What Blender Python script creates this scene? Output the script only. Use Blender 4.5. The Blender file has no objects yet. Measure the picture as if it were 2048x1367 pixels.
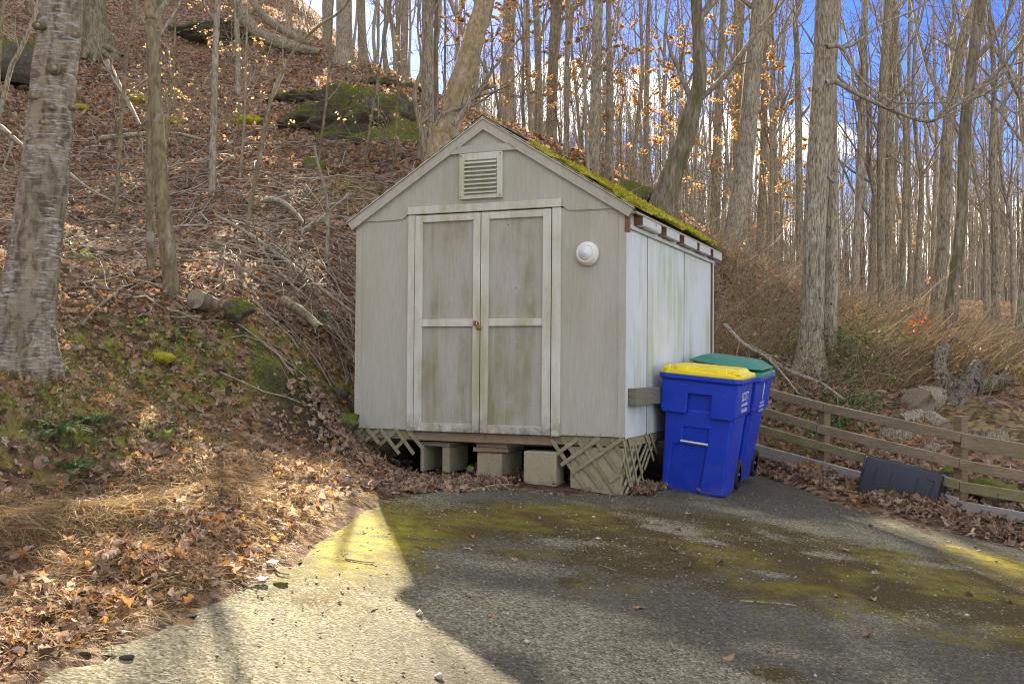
import bpy, bmesh, math, random
import numpy as np
from mathutils import Vector, Matrix, Euler
rad = math.radians
SC = bpy.context.scene
COL = SC.collection
rng = np.random.default_rng(7)
random.seed(7)

# ---------------------------------------------------------------- camera (fitted to the shed's edges)
FPX, PITCH, ROLL = 2098.28, .0209, .008
F_ = np.array([0, math.cos(PITCH), math.sin(PITCH)]); U0 = np.array([0, -math.sin(PITCH), math.cos(PITCH)]); R0 = np.array([1., 0, 0])
R_ = math.cos(ROLL)*R0 + math.sin(ROLL)*U0; U_ = -math.sin(ROLL)*R0 + math.cos(ROLL)*U0
cam = bpy.data.cameras.new('camera'); cam.sensor_width = 36; cam.lens = 36*FPX/2048
cam.clip_start = .05; cam.clip_end = 1000
camo = bpy.data.objects.new('camera', cam); COL.objects.link(camo)
mw = Matrix.Identity(4)
for i in range(3):
    mw[i][0] = R_[i]; mw[i][1] = U_[i]; mw[i][2] = -F_[i]
camo.matrix_world = mw
SC.camera = camo

# ---------------------------------------------------------------- sky and sun
SUN_AZ, SUN_EL = rad(-11.9), rad(25.2)
world = bpy.data.worlds.new('World'); SC.world = world; world.use_nodes = True
wt = world.node_tree; wt.nodes.clear()
def wn(t, **k):
    n = wt.nodes.new(t)
    for a, b in k.items(): setattr(n, a, b)
    return n
sky = wn('ShaderNodeTexSky', sky_type='NISHITA', sun_disc=False, sun_elevation=SUN_EL, sun_rotation=SUN_AZ, altitude=200, air_density=1.0, dust_density=.25, ozone_density=4.5)
tc = wn('ShaderNodeTexCoord'); mp = wn('ShaderNodeMapping'); mp.inputs['Scale'].default_value = (1, 1, 2.6); mp.inputs['Location'].default_value = (.35, .1, .02)
nz = wn('ShaderNodeTexNoise'); nz.inputs['Scale'].default_value = 3.3; nz.inputs['Detail'].default_value = 9; nz.inputs['Roughness'].default_value = .56
cr = wn('ShaderNodeValToRGB'); cr.color_ramp.elements[0].position = .49; cr.color_ramp.elements[1].position = .57
mx = wn('ShaderNodeMix', data_type='RGBA'); mx.inputs[7].default_value = (5.1, 4.9, 4.2, 1)
hs = wn('ShaderNodeHueSaturation'); hs.inputs['Saturation'].default_value = 1.35; hs.inputs['Hue'].default_value = .53; hs.inputs['Value'].default_value = .36
bg = wn('ShaderNodeBackground'); bg.inputs['Strength'].default_value = .15
wo = wn('ShaderNodeOutputWorld'); L = wt.links.new
L(tc.outputs['Generated'], mp.inputs[0]); L(mp.outputs[0], nz.inputs['Vector']); L(nz.outputs[0], cr.inputs[0])
L(cr.outputs[0], mx.inputs[0]); L(sky.outputs[0], hs.inputs['Color']); L(hs.outputs[0], mx.inputs[6]); L(mx.outputs[2], bg.inputs[0]); L(bg.outputs[0], wo.inputs[0])
sund = bpy.data.lights.new('sun', 'SUN'); sund.energy = 5.0; sund.angle = rad(.5); sund.color = (1, .86, .62)
suno = bpy.data.objects.new('sun', sund); COL.objects.link(suno)
SUNV = Vector((math.sin(SUN_AZ)*math.cos(SUN_EL), math.cos(SUN_AZ)*math.cos(SUN_EL), math.sin(SUN_EL)))
suno.rotation_euler = SUNV.to_track_quat('Z', 'Y').to_euler(); suno.location = (-8, 30, 20)
vs = SC.view_settings; vs.view_transform = 'Standard'; vs.look = 'None'; vs.gamma = 1; vs.use_curve_mapping = False; vs.exposure = 2.16
SC.render.engine = 'CYCLES'; SC.cycles.use_denoising = True; SC.cycles.denoiser = 'OPENIMAGEDENOISE'; SC.cycles.denoising_input_passes = 'RGB_ALBEDO_NORMAL'; SC.cycles.denoising_prefilter = 'NONE'; SC.cycles.filter_width = 1.1; SC.cycles.max_bounces = 6; SC.cycles.diffuse_bounces = 3
SC.cycles.glossy_bounces = 2; SC.cycles.transmission_bounces = 3; SC.cycles.transparent_max_bounces = 4; SC.cycles.sample_clamp_indirect = 6

# ---------------------------------------------------------------- pixel helpers
def ray(px, py): return F_ + (px-1024)/FPX*R_ - (py-683.5)/FPX*U_
def P(px, py, d):
    k = ray(px, py); return k*d/k[1]
def proj(q):
    q = np.asarray(q, float); y = q@F_; return 1024+FPX*(q@R_)/y, 683.5-FPX*(q@U_)/y
def lotz(x, y): return -.90-.12*x+.04*(y-8.5)
def onlot(px, py):
    k = ray(px, py); return k*(-1.24/(k[2]+.12*k[0]-.04*k[1]))

# ---------------------------------------------------------------- mesh helpers
def link(o, parent=None):
    COL.objects.link(o)
    if parent is not None: o.parent = parent
    return o
def tag(o, label=None, cat=None, group=None, kind=None):
    if label: o['label'] = label
    if cat: o['category'] = cat
    if group: o['group'] = group
    if kind: o['kind'] = kind
    return o
def empty(name, loc=(0, 0, 0), rot=(0, 0, 0), label=None, cat=None, group=None):
    o = bpy.data.objects.new(name, None); o.location = loc; o.rotation_euler = rot; link(o); o.empty_display_size = .1
    return tag(o, label, cat, group)
class Geo:
    def __init__(s): s.V = []; s.F = []; s.n = 0; s.A = []
    def add(s, v, f, a=None):
        v = np.asarray(v, float).reshape(-1, 3); s.V.append(v)
        for ff in (f if isinstance(f, list) else [f]): s.F.append(np.asarray(ff, int)+s.n)
        if a is None: a = np.zeros(len(v))
        s.A.append(np.broadcast_to(np.asarray(a, float), (len(v),))); s.n += len(v)
    def mesh(s, name, mat, smooth=False, attr=None):
        me = bpy.data.meshes.new(name)
        if s.n == 0: return me
        V = np.concatenate(s.V); me.vertices.add(len(V)); me.vertices.foreach_set('co', V.ravel().astype(np.float32))
        lt = np.concatenate([np.full(len(f), f.shape[1]) for f in s.F]); li = np.concatenate([f.ravel() for f in s.F])
        me.loops.add(len(li)); me.loops.foreach_set('vertex_index', li.astype(np.int32))
        me.polygons.add(len(lt)); st = np.concatenate([[0], np.cumsum(lt)[:-1]])
        me.polygons.foreach_set('loop_start', st.astype(np.int32)); me.polygons.foreach_set('loop_total', lt.astype(np.int32))
        if attr:
            at = me.attributes.new(attr, 'FLOAT', 'POINT'); at.data.foreach_set('value', np.concatenate(s.A).astype(np.float32))
        me.update(calc_edges=True); me.validate()
        if smooth: me.polygons.foreach_set('use_smooth', np.ones(len(lt), bool))
        me.materials.append(mat)
        return me
    def obj(s, name, mat, parent=None, smooth=False, attr=None):
        return link(bpy.data.objects.new(name, s.mesh(name, mat, smooth, attr)), parent)
def box_vf(lo, hi):
    x0, y0, z0 = lo; x1, y1, z1 = hi
    v = [(x0,y0,z0),(x1,y0,z0),(x1,y1,z0),(x0,y1,z0),(x0,y0,z1),(x1,y0,z1),(x1,y1,z1),(x0,y1,z1)]
    f = [(0,3,2,1),(4,5,6,7),(0,1,5,4),(1,2,6,5),(2,3,7,6),(3,0,4,7)]
    return v, f
def bev_mesh(name, shapes, mat, bevel=.004, seg=1, smooth=False):
    """shapes: list of (verts, faces) closed solids, bevelled"""
    bm = bmesh.new()
    for v, f in shapes:
        vs_ = [bm.verts.new(Vector(p)) for p in v]
        for q in f:
            try: bm.faces.new([vs_[i] for i in q])
            except ValueError: pass
    bmesh.ops.recalc_face_normals(bm, faces=bm.faces)
    if bevel > 0: bmesh.ops.bevel(bm, geom=list(bm.edges), offset=bevel, segments=seg, profile=.5, affect='EDGES', clamp_overlap=True)
    me = bpy.data.meshes.new(name); bm.to_mesh(me); bm.free(); me.materials.append(mat)
    if smooth: me.polygons.foreach_set('use_smooth', np.ones(len(me.polygons), bool))
    return me
def part(name, shapes, mat, parent, bevel=.004, seg=1, smooth=False):
    return link(bpy.data.objects.new(name, bev_mesh(name, shapes, mat, bevel, seg, smooth)), parent)
def B(x0, x1, y0, y1, z0, z1): return box_vf((min(x0,x1), min(y0,y1), min(z0,z1)), (max(x0,x1), max(y0,y1), max(z0,z1)))
def prism(poly, axis_vec, depth):
    """closed prism: poly list of 3d pts (ccw), extruded by vector"""
    n = len(poly); a = [Vector(p) for p in poly]; d = Vector(axis_vec)*depth
    v = a + [p+d for p in a]
    f = [tuple(range(n-1, -1, -1)), tuple(range(n, 2*n))] + [(i, (i+1) % n, n+(i+1) % n, n+i) for i in range(n)]
    return v, f
def beam(p0, p1, w, h, up=(0, 0, 1)):
    """box along p0-p1; w across (horizontal), h along up"""
    p0 = Vector(p0); p1 = Vector(p1); t = (p1-p0).normalized(); u = Vector(up); s = t.cross(u).normalized(); u = s.cross(t).normalized()
    c = [(-w/2, -h/2), (w/2, -h/2), (w/2, h/2), (-w/2, h/2)]
    v = [p0+s*a+u*b for a, b in c]+[p1+s*a+u*b for a, b in c]
    return v, [(0,3,2,1),(4,5,6,7),(0,1,5,4),(1,2,6,5),(2,3,7,6),(3,0,4,7)]
def catmull(pts, n):
    p = np.asarray(pts, float); m = len(p)
    if m == 2: return p[0]+(p[1]-p[0])*np.linspace(0, 1, n)[:, None]
    q = np.vstack([2*p[0]-p[1], p, 2*p[-1]-p[-2]])
    t = np.linspace(0, m-1-1e-6, n); i = t.astype(int); f = (t-i)[:, None]
    a, b, c, d = q[i], q[i+1], q[i+2], q[i+3]
    return .5*((2*b)+(-a+c)*f+(2*a-5*b+4*c-d)*f**2+(-a+3*b-3*c+d)*f**3)
def tubes(PT, RD, sides):
    """batch of tubes PT (k,n,3), RD (k,n[,sides]) -> verts, quads"""
    PT = np.asarray(PT, float); k, n, _ = PT.shape; RD = np.asarray(RD, float)
    T = np.gradient(PT, axis=1); T /= np.linalg.norm(T, axis=2, keepdims=True)+1e-12
    ref = np.where(np.abs(T[:, :1, 2:3]) > .85, np.array([1., 0, 0]), np.array([0, 0, 1.])); ref = np.broadcast_to(ref, T.shape)
    S = np.cross(T, ref); S /= np.linalg.norm(S, axis=2, keepdims=True)+1e-12; W = np.cross(S, T)
    a = np.arange(sides)/sides*2*np.pi
    if RD.ndim == 2: RD = RD[:, :, None]
    V = PT[:, :, None, :]+RD[..., None]*(S[:, :, None, :]*np.cos(a)[None, None, :, None]+W[:, :, None, :]*np.sin(a)[None, None, :, None])
    kk, nn, ss = np.meshgrid(np.arange(k), np.arange(n-1), np.arange(sides), indexing='ij')
    b = kk*n*sides; s2 = (ss+1) % sides
    Q = np.stack([b+nn*sides+ss, b+nn*sides+s2, b+(nn+1)*sides+s2, b+(nn+1)*sides+ss], -1).reshape(-1, 4)
    return V.reshape(-1, 3), Q
# value noise
_T = np.random.default_rng(3).random((257, 257)); _T[256] = _T[0]; _T[:, 256] = _T[:, 0]
def vn(x, y):
    x = np.asarray(x, float); y = np.asarray(y, float); xi = np.floor(x).astype(int); yi = np.floor(y).astype(int); fx = x-xi; fy = y-yi
    fx = fx*fx*(3-2*fx); fy = fy*fy*(3-2*fy); xi &= 255; yi &= 255
    return (_T[xi, yi]*(1-fx)+_T[xi+1, yi]*fx)*(1-fy)+(_T[xi, yi+1]*(1-fx)+_T[xi+1, yi+1]*fx)*fy
def fbm(x, y, o=4):
    s = 0; a = .5; t = 0
    for i in range(o): s = s+a*vn(x*2**i+17*i, y*2**i+31*i); t += a; a *= .5
    return s/t
def sstep(a, b, x):
    t = np.clip((x-a)/(b-a), 0, 1); return t*t*(3-2*t)

# ---------------------------------------------------------------- materials
class NT:
    def __init__(s, name):
        s.m = bpy.data.materials.new(name); s.m.use_nodes = True; s.t = s.m.node_tree; s.t.nodes.clear()
        s.out = s.n('ShaderNodeOutputMaterial'); s.co = s.n('ShaderNodeTexCoord').outputs['Object']
    def n(s, t, **k):
        q = s.t.nodes.new(t)
        for a, b in k.items(): setattr(q, a, b)
        return q
    def set(s, sock, v):
        if hasattr(v, 'is_output') or isinstance(v, bpy.types.NodeSocket): s.t.links.new(v, sock)
        else: sock.default_value = v
    def map(s, scale=(1, 1, 1), loc=(0, 0, 0), rot=(0, 0, 0), co=None):
        q = s.n('ShaderNodeMapping'); s.t.links.new(co or s.co, q.inputs[0]); q.inputs['Scale'].default_value = scale; q.inputs['Location'].default_value = loc; q.inputs['Rotation'].default_value = rot
        return q.outputs[0]
    def noise(s, vec, scale, detail=4, rough=.55, dist=0):
        q = s.n('ShaderNodeTexNoise'); s.t.links.new(vec, q.inputs['Vector']); q.inputs['Scale'].default_value = scale; q.inputs['Detail'].default_value = detail; q.inputs['Roughness'].default_value = rough; q.inputs['Distortion'].default_value = dist
        return q.outputs[0]
    def voro(s, vec, scale, feature='F1', out='Distance'):
        q = s.n('ShaderNodeTexVoronoi', feature=feature); s.t.links.new(vec, q.inputs['Vector']); q.inputs['Scale'].default_value = scale
        return q.outputs[out]
    def ramp(s, fac, stops, interp='LINEAR'):
        q = s.n('ShaderNodeValToRGB'); s.set(q.inputs[0], fac); e = q.color_ramp; e.interpolation = interp
        while len(e.elements) < len(stops): e.elements.new(.5)
        for i, (p, c) in enumerate(stops):
            e.elements[i].position = p; e.elements[i].color = (c, c, c, 1) if isinstance(c, (int, float)) else (*c, 1)
        return q.outputs[0]
    def mix(s, fac, a, b, mode='MIX'):
        q = s.n('ShaderNodeMix', data_type='RGBA', blend_type=mode); s.set(q.inputs[0], fac)
        for i, v in ((6, a), (7, b)): s.set(q.inputs[i], (*v, 1) if isinstance(v, tuple) and len(v) == 3 else v)
        return q.outputs[2]
    def math(s, op, a, b=0.):
        q = s.n('ShaderNodeMath', operation=op); s.set(q.inputs[0], a); s.set(q.inputs[1], b); return q.outputs[0]
    def attr(s, name): return s.n('ShaderNodeAttribute', attribute_name=name).outputs['Fac']
    def sep(s): 
        q = s.n('ShaderNodeSeparateXYZ'); s.t.links.new(s.co, q.inputs[0]); return q.outputs
    def rnd(s): return s.n('ShaderNodeObjectInfo').outputs['Random']
    def bump(s, h, strength=.5, dist=.01):
        q = s.n('ShaderNodeBump'); s.set(q.inputs['Height'], h); q.inputs['Strength'].default_value = strength; q.inputs['Distance'].default_value = dist; return q.outputs[0]
    def fin(s, col, rough=.8, spec=.3, bump=None, trans=0, metal=0):
        p = s.n('ShaderNodeBsdfPrincipled'); s.set(p.inputs['Base Color'], (*col, 1) if isinstance(col, tuple) else col); s.set(p.inputs['Roughness'], rough); p.inputs['Specular IOR Level'].default_value = spec; p.inputs['Metallic'].default_value = metal
        if bump is not None: s.t.links.new(bump, p.inputs['Normal'])
        o = p.outputs[0]
        if trans:
            t = s.n('ShaderNodeBsdfTranslucent'); s.set(t.inputs[0], (*col, 1) if isinstance(col, tuple) else col); m = s.n('ShaderNodeMixShader'); m.inputs[0].default_value = trans
            s.t.links.new(o, m.inputs[1]); s.t.links.new(t.outputs[0], m.inputs[2]); o = m.outputs[0]
        s.t.links.new(o, s.out.inputs[0]); return s.m

def m_paint(name, base, algae, amt, grain=True, zdirt=0., rough=.75):
    t = NT(name)
    v = t.map((9, 9, .9)); st = t.noise(v, 6, 5, .6, .6)                       # vertical grain
    big = t.noise(t.map((1, 1, .55)), 2.2, 5, .6)
    streak = t.noise(t.map((7, 7, .5), (3, 1, 2)), 1.6, 4, .6)
    c = t.mix(t.ramp(st, [(.38, .0), (.62, 1.)]), tuple(x*.90 for x in base), base)
    k = t.math('MULTIPLY', t.ramp(big, [(.42, 0.), (.60, 1.)]), t.ramp(streak, [(.38, .15), (.58, 1.)]))
    c = t.mix(t.math('MULTIPLY', k, amt), c, algae)
    fine = t.noise(t.co, 60, 3); c = t.mix(t.ramp(fine, [(.60, 0.), (.78, .22)]), c, (.17, .15, .11))
    if zdirt:
        z = t.sep()[2]; low = t.n('ShaderNodeMapRange'); t.set(low.inputs[0], z); low.inputs[1].default_value = .16; low.inputs[2].default_value = -.02
        spl = t.math('MULTIPLY', low.outputs[0], t.ramp(t.noise(t.co, 14, 5, .65), [(.33, .0), (.62, 1.)]))
        c = t.mix(t.math('MULTIPLY', spl, zdirt), c, (.16, .14, .085))
    return t.fin(c, rough, .25, t.bump(t.noise(t.map((22, 22, 1.6)), 7, 5, .62, .9), .6, .009) if grain else t.bump(fine, .1, .003))
M = {}
M['siding'] = m_paint('taupe painted siding', (.478, .458, .376), (.32, .295, .18), .38)
M['doorpanel'] = m_paint('taupe door panel', (.455, .43, .36), (.25, .225, .105), .85, zdirt=.3)
M['trim'] = m_paint('cream trim paint', (.66, .64, .545), (.38, .35, .18), .75, zdirt=.95)
M['rake'] = m_paint('taupe fascia paint', (.478, .458, .382), (.33, .29, .2), .4)
M['rakecap'] = m_paint('cream fascia cap', (.62, .56, .42), (.4, .36, .2), .4)
M['side'] = m_paint('pale side siding', (.60, .635, .65), (.40, .45, .30), .95)
M['vent'] = m_paint('vent plastic', (.62, .61, .52), (.38, .39, .17), .8, grain=False)
def m_wood(name, a, b, green=0., sc=1.):
    t = NT(name); r = t.rnd()
    vec = t.n('ShaderNodeVectorMath', operation='ADD'); t.t.links.new(t.co, vec.inputs[0])
    cx = t.n('ShaderNodeCombineXYZ'); t.set(cx.inputs[0], t.math('MULTIPLY', r, 13.)); t.set(cx.inputs[1], t.math('MULTIPLY', r, 7.)); t.set(cx.inputs[2], t.math('MULTIPLY', r, 5.)); t.t.links.new(cx.outputs[0], vec.inputs[1])
    g = t.noise(t.map((2.2*sc, 2.2*sc, 26*sc), co=vec.outputs[0]), 3, 5, .6, 1.2)
    c = t.mix(t.ramp(g, [(.3, 0.), (.7, 1.)]), a, b)
    c = t.mix(t.math('MULTIPLY', r, .35), c, tuple(.5*(p+q)*.75 for p, q in zip(a, b)))
    c = t.mix(t.math('MULTIPLY', t.ramp(t.noise(vec.outputs[0], 5, 5, .6), [(.42, 0.), (.66, 1.)]), green), c, (.16, .15, .06))
    c = t.mix(t.ramp(t.noise(vec.outputs[0], 17, 3), [(.63, 0.), (.74, .6)]), c, (.09, .065, .045))
    return t.fin(c, .85, .2, t.bump(g, .4, .004))
M['fence'] = m_wood('weathered fence board', (.20, .15, .09), (.42, .33, .215), .4)
M['fencegrey'] = m_wood('grey weathered board', (.29, .255, .22), (.43, .40, .365), .2)
M['fencegreen'] = m_wood('treated green board', (.23, .19, .095), (.38, .33, .18), .5)
M['post'] = m_wood('fence post wood', (.16, .105, .06), (.28, .20, .125), .4)
M['lattice'] = m_wood('treated lattice wood', (.25, .215, .13), (.38, .33, .215), .55)
M['beam'] = m_wood('rusty floor beam wood', (.22, .15, .09), (.36, .27, .18), .3)
M['rot'] = m_wood('exposed brown wood', (.13, .07, .035), (.25, .14, .075), 0)
M['oldwhite'] = m_wood('peeling white rafter paint', (.42, .42, .41), (.62, .63, .62), .0)
M['darkplank'] = m_wood('dark wet plank', (.10, .095, .075), (.22, .21, .17), .5)
def m_simple(name, col, rough=.6, var=.15, sc=8, bump=.1, spec=.3, dirt=None, metal=0, ds=3.):
    t = NT(name); nn = t.noise(t.co, sc, 5, .6)
    c = t.mix(nn, tuple(x*(1-var) for x in col), tuple(min(1, x*(1+var)) for x in col))
    if dirt: c = t.mix(t.ramp(t.noise(t.co, ds, 6, .65), [(.5, 0.), (.72, dirt[1])]), c, dirt[0])
    return t.fin(c, rough, spec, t.bump(nn, bump, .004), metal=metal)
M['concrete'] = m_simple('concrete block', (.35, .30, .19), .95, .3, 40, .6, .1, ((.17, .155, .075), .85), 0, 4.)
M['shingle'] = m_simple('grey asphalt shingle', (.055, .05, .045), .95, .4, 60, .5, .1)
def m_bin():
    t = NT('blue bin plastic'); n1 = t.noise(t.co, 6, 6, .65); n2 = t.noise(t.map((3, 3, 14)), 9, 6, .75)
    c = t.mix(n1, (.001, .026, .34), (.002, .042, .50))
    c = t.mix(t.ramp(n2, [(.60, 0.), (.72, .45)]), c, (.10, .12, .26))
    z = t.sep()[2]; low = t.n('ShaderNodeMapRange'); t.set(low.inputs[0], z); low.inputs[1].default_value = .35; low.inputs[2].default_value = -.05
    c = t.mix(t.math('MULTIPLY', low.outputs[0], t.ramp(t.noise(t.co, 11, 6, .7), [(.42, 0.), (.66, .6)])), c, (.10, .085, .10))
    c = t.mix(t.ramp(t.noise(t.co, 16, 4, .6), [(.68, 0.), (.74, .5)]), c, (.14, .10, .07))
    return t.fin(c, t.ramp(n1, [(.3, .3), (.7, .55)]), .45, t.bump(n2, .12, .003))
M['blue'] = m_bin()
M['yellow'] = m_simple('yellow lid plastic', (.78, .62, .008), .45, .08, 20, .05, .4, ((.35, .27, .03), .4), 0, 9.)
M['green'] = m_simple('green lid plastic', (.02, .19, .13), .45, .1, 20, .05, .4, ((.10, .16, .12), .4), 0, 6.)
M['tote'] = m_simple('black tote plastic', (.026, .030, .040), .5, .2, 12, .06, .4, ((.07, .07, .075), .35), 0, 4.)
M['rubber'] = m_simple('black rubber', (.02, .02, .02), .8, .2)
M['hub'] = m_simple('grey wheel hub', (.10, .10, .10), .6, .2)
M['steel'] = m_simple('galvanised steel', (.62, .62, .60), .35, .1, 30, .05, .5, metal=.8)
M['brass'] = m_simple('worn brass', (.30, .20, .055), .45, .2, 40, .1, .5, metal=.6)
M['rust'] = m_simple('rusty steel', (.28, .11, .04), .8, .3, 40, .3)
M['lamp'] = m_simple('milky lamp plastic', (.74, .74, .66), .4, .06, 10, .02, .4, ((.42, .38, .17), .35), 0, 8.)
M['lampface'] = m_simple('lamp lens', (.66, .68, .68), .35, .05, 10, .02, .4)
M['print'] = m_simple('white print', (.62, .64, .72), .6, .1)
M['paper'] = m_simple('white scrap', (.75, .74, .70), .8, .1)
M['seam'] = m_simple('dark seam filler', (.15, .14, .16), .9, .2)
M['dark'] = m_simple('dark void boards', (.05, .04, .03), .9, .2)
def m_leaf(name, stops, trans=.35, rough=.7):
    t = NT(name); c = t.ramp(t.attr('rnd'), stops)
    c = t.mix(t.ramp(t.noise(t.co, 45, 3), [(.4, 0.), (.7, .5)]), c, tuple(x*.45 for x in stops[0][1]))
    return t.fin(c, rough, .25, None, trans)
M['litter'] = m_leaf('dry leaf litter', [(0, (.11, .058, .03)), (.22, (.25, .14, .075)), (.45, (.39, .24, .14)), (.62, (.50, .355, .235)), (.80, (.62, .49, .37)), (.92, (.54, .25, .07)), (1, (.64, .31, .08))], .45)
M['paleleaf'] = m_leaf('pale leaf litter', [(0, (.15, .095, .06)), (.35, (.29, .20, .13)), (.7, (.42, .32, .225)), (1, (.44, .24, .11))], .25)  # muted tan and brown leaf colours for the drifts and stray leaves
M['beechleaf'] = m_leaf('tan beech leaf', [(0, (.50, .29, .11)), (.5, (.66, .44, .20)), (1, (.76, .56, .32))], .5)
M['greenleaf'] = m_leaf('green leaf', [(0, (.05, .10, .02)), (.5, (.11, .19, .035)), (1, (.24, .30, .05))], .4)
M['fern'] = m_leaf('fern green', [(0, (.035, .10, .03)), (.6, (.075, .17, .045)), (1, (.15, .25, .06))], .35)
M['straw'] = m_leaf('dry straw', [(0, (.20, .12, .05)), (.4, (.36, .23, .10)), (.8, (.50, .36, .18)), (1, (.56, .45, .27))], .4)
M['cane'] = m_leaf('dry cane', [(0, (.20, .145, .09)), (.4, (.40, .31, .20)), (.8, (.60, .50, .36)), (1, (.48, .32, .17))], .3)
M['twig'] = m_leaf('grey twig', [(0, (.13, .10, .065)), (.5, (.30, .25, .18)), (1, (.52, .46, .36))], 0.)
M['orange'] = m_leaf('orange leaf', [(0, (.6, .11, .02)), (1, (.75, .2, .04))], .4)
def m_bark(name, a, b, moss=.3, zs=.16, sc=26., bs=.9, lent=False, pale=0.):
    t = NT(name); r = t.rnd()
    vec = t.n('ShaderNodeVectorMath', operation='ADD'); t.t.links.new(t.co, vec.inputs[0]); cx = t.n('ShaderNodeCombineXYZ')
    for i, k in enumerate((31., 17., 9.)): t.set(cx.inputs[i], t.math('MULTIPLY', r, k))
    t.t.links.new(cx.outputs[0], vec.inputs[1]); v0 = vec.outputs[0]
    g = t.noise(t.map((1, 1, zs), co=v0), sc, 5, .62, .8)
    c = t.mix(t.ramp(g, [(.38, 0.), (.60, 1.)]), a, b)
    big = t.noise(t.map((1, 1, .5), co=v0), 3.5, 5, .6)
    c = t.mix(t.ramp(big, [(.42, 0.), (.66, .30)]), c, tuple(.7*x for x in a))
    if pale: c = t.mix(t.ramp(t.noise(t.map((1, 1, .7), (5, 5, 5), co=v0), 7, 5, .65), [(.55, 0.), (.68, pale)]), c, (.52, .50, .46))
    if lent:
        h = t.noise(t.map((2.2, 2.2, 15), co=v0), 5, 5, .7, .5); c = t.mix(t.math('MULTIPLY', t.ramp(h, [(.50, 0.), (.62, .75)]), t.ramp(t.noise(t.map((1, 1, .5), (7, 1, 3), co=v0), 5, 4), [(.38, .1), (.6, 1.)])), c, (.52, .51, .50))
        h2 = t.noise(t.map((2.6, 2.6, 22), (2, 2, 2), co=v0), 5, 3, .6); c = t.mix(t.ramp(h2, [(.60, 0.), (.70, .55)]), c, (.11, .08, .06)); g = t.math('ADD', t.math('MULTIPLY', g, .35), t.math('MULTIPLY', h, .7))
    ms = t.ramp(t.noise(t.map((1, 1, .45), (9, 2, 4), co=v0), 4.2, 6, .68), [(.66-.25*moss, 0.), (.80-.22*moss, .85)])
    c = t.mix(t.math('MULTIPLY', ms, min(1., moss*1.6)), c, (.095, .095, .028))
    return t.fin(c, .9, .15, t.bump(g, bs, .02))
M['bark'] = m_bark('grey furrowed bark', (.12, .097, .062), (.43, .365, .255), .25, .17, 62., 1.)
M['bark2'] = m_bark('pale grey bark', (.135, .112, .075), (.49, .425, .305), .18, .17, 62., 1., pale=.4)
M['barkmoss'] = m_bark('mossy bark', (.12, .095, .06), (.29, .245, .175), .75)
M['stump'] = m_bark('weathered root bark', (.05, .04, .027), (.24, .205, .15), .35, .3, 40.)
M['birch'] = m_bark('silvery lenticel bark', (.10, .078, .048), (.27, .225, .155), .22, .5, 16., .45, True)
M['beech'] = m_bark('smooth tan bark', (.24, .17, .085), (.40, .32, .19), .35, .5, 14., .25, pale=.5)
M['sap'] = m_bark('lichened sapling bark', (.13, .105, .06), (.27, .22, .13), .35, .4, 22., .4, pale=.35)
M['branch'] = m_bark('bare branch bark', (.16, .13, .09), (.38, .33, .25), .12, .3, 30., .3)
def m_rock():
    t = NT('mossy rock'); n1 = t.noise(t.co, 3, 6, .65); n2 = t.noise(t.co, 18, 5, .6)
    c = t.mix(n2, (.085, .075, .055), (.19, .17, .13)); c = t.mix(t.ramp(t.noise(t.co, 9, 4), [(.6, 0.), (.7, .5)]), c, (.42, .42, .38))
    nrm = t.n('ShaderNodeNewGeometry').outputs['Normal']; sx = t.n('ShaderNodeSeparateXYZ'); t.t.links.new(nrm, sx.inputs[0])
    k = t.math('ADD', t.math('MULTIPLY', sx.outputs[2], .42), n1)
    c = t.mix(t.ramp(k, [(.46, 0.), (.64, 1.)]), c, t.mix(n2, (.045, .06, .012), (.16, .17, .03)))
    return t.fin(c, .95, .1, t.bump(t.math('ADD', n1, n2), .8, .05))
M['rock'] = m_rock()
def m_moss(name, a, b, c3):
    t = NT(name); n1 = t.noise(t.co, 14, 5, .65); n2 = t.noise(t.co, 70, 4, .6)
    c = t.mix(t.ramp(n1, [(.35, 0.), (.65, 1.)]), a, b); c = t.mix(t.ramp(n2, [(.5, 0.), (.75, .8)]), c, c3)
    return t.fin(c, .95, .1, t.bump(n2, .9, .02), .25)
M['moss'] = m_moss('bright moss', (.16, .16, .018), (.52, .47, .04), (.66, .58, .08))
def m_soil():
    t = NT('forest soil'); g = t.attr('moss')
    n1 = t.noise(t.co, 1.7, 6, .65); n2 = t.noise(t.co, 30, 5, .7); vo = t.voro(t.map((1, 1, 1)), 17, out='Color')
    sp = t.n('ShaderNodeSeparateColor'); t.t.links.new(vo, sp.inputs[0])
    leaf = t.ramp(sp.outputs[0], [(0, (.05, .03, .018)), (.3, (.11, .065, .038)), (.6, (.21, .13, .08)), (.85, (.33, .24, .165)), (1, (.36, .17, .065))])
    soil = t.mix(n2, (.03, .021, .013), (.09, .064, .04))
    c = t.mix(t.ramp(n1, [(.30, .35), (.55, .9)]), soil, leaf)
    k = t.math('MULTIPLY', g, t.ramp(t.noise(t.co, 6, 7, .75), [(.46, 0.), (.58, .9)]))
    c = t.mix(k, c, t.mix(n2, (.085, .10, .014), (.34, .34, .045)))
    c = t.mix(t.attr('dirt'), c, soil)
    return t.fin(c, .95, .1, t.bump(t.math('ADD', n2, t.voro(t.co, 11)), .8, .03))
M['soil'] = m_soil()
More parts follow.
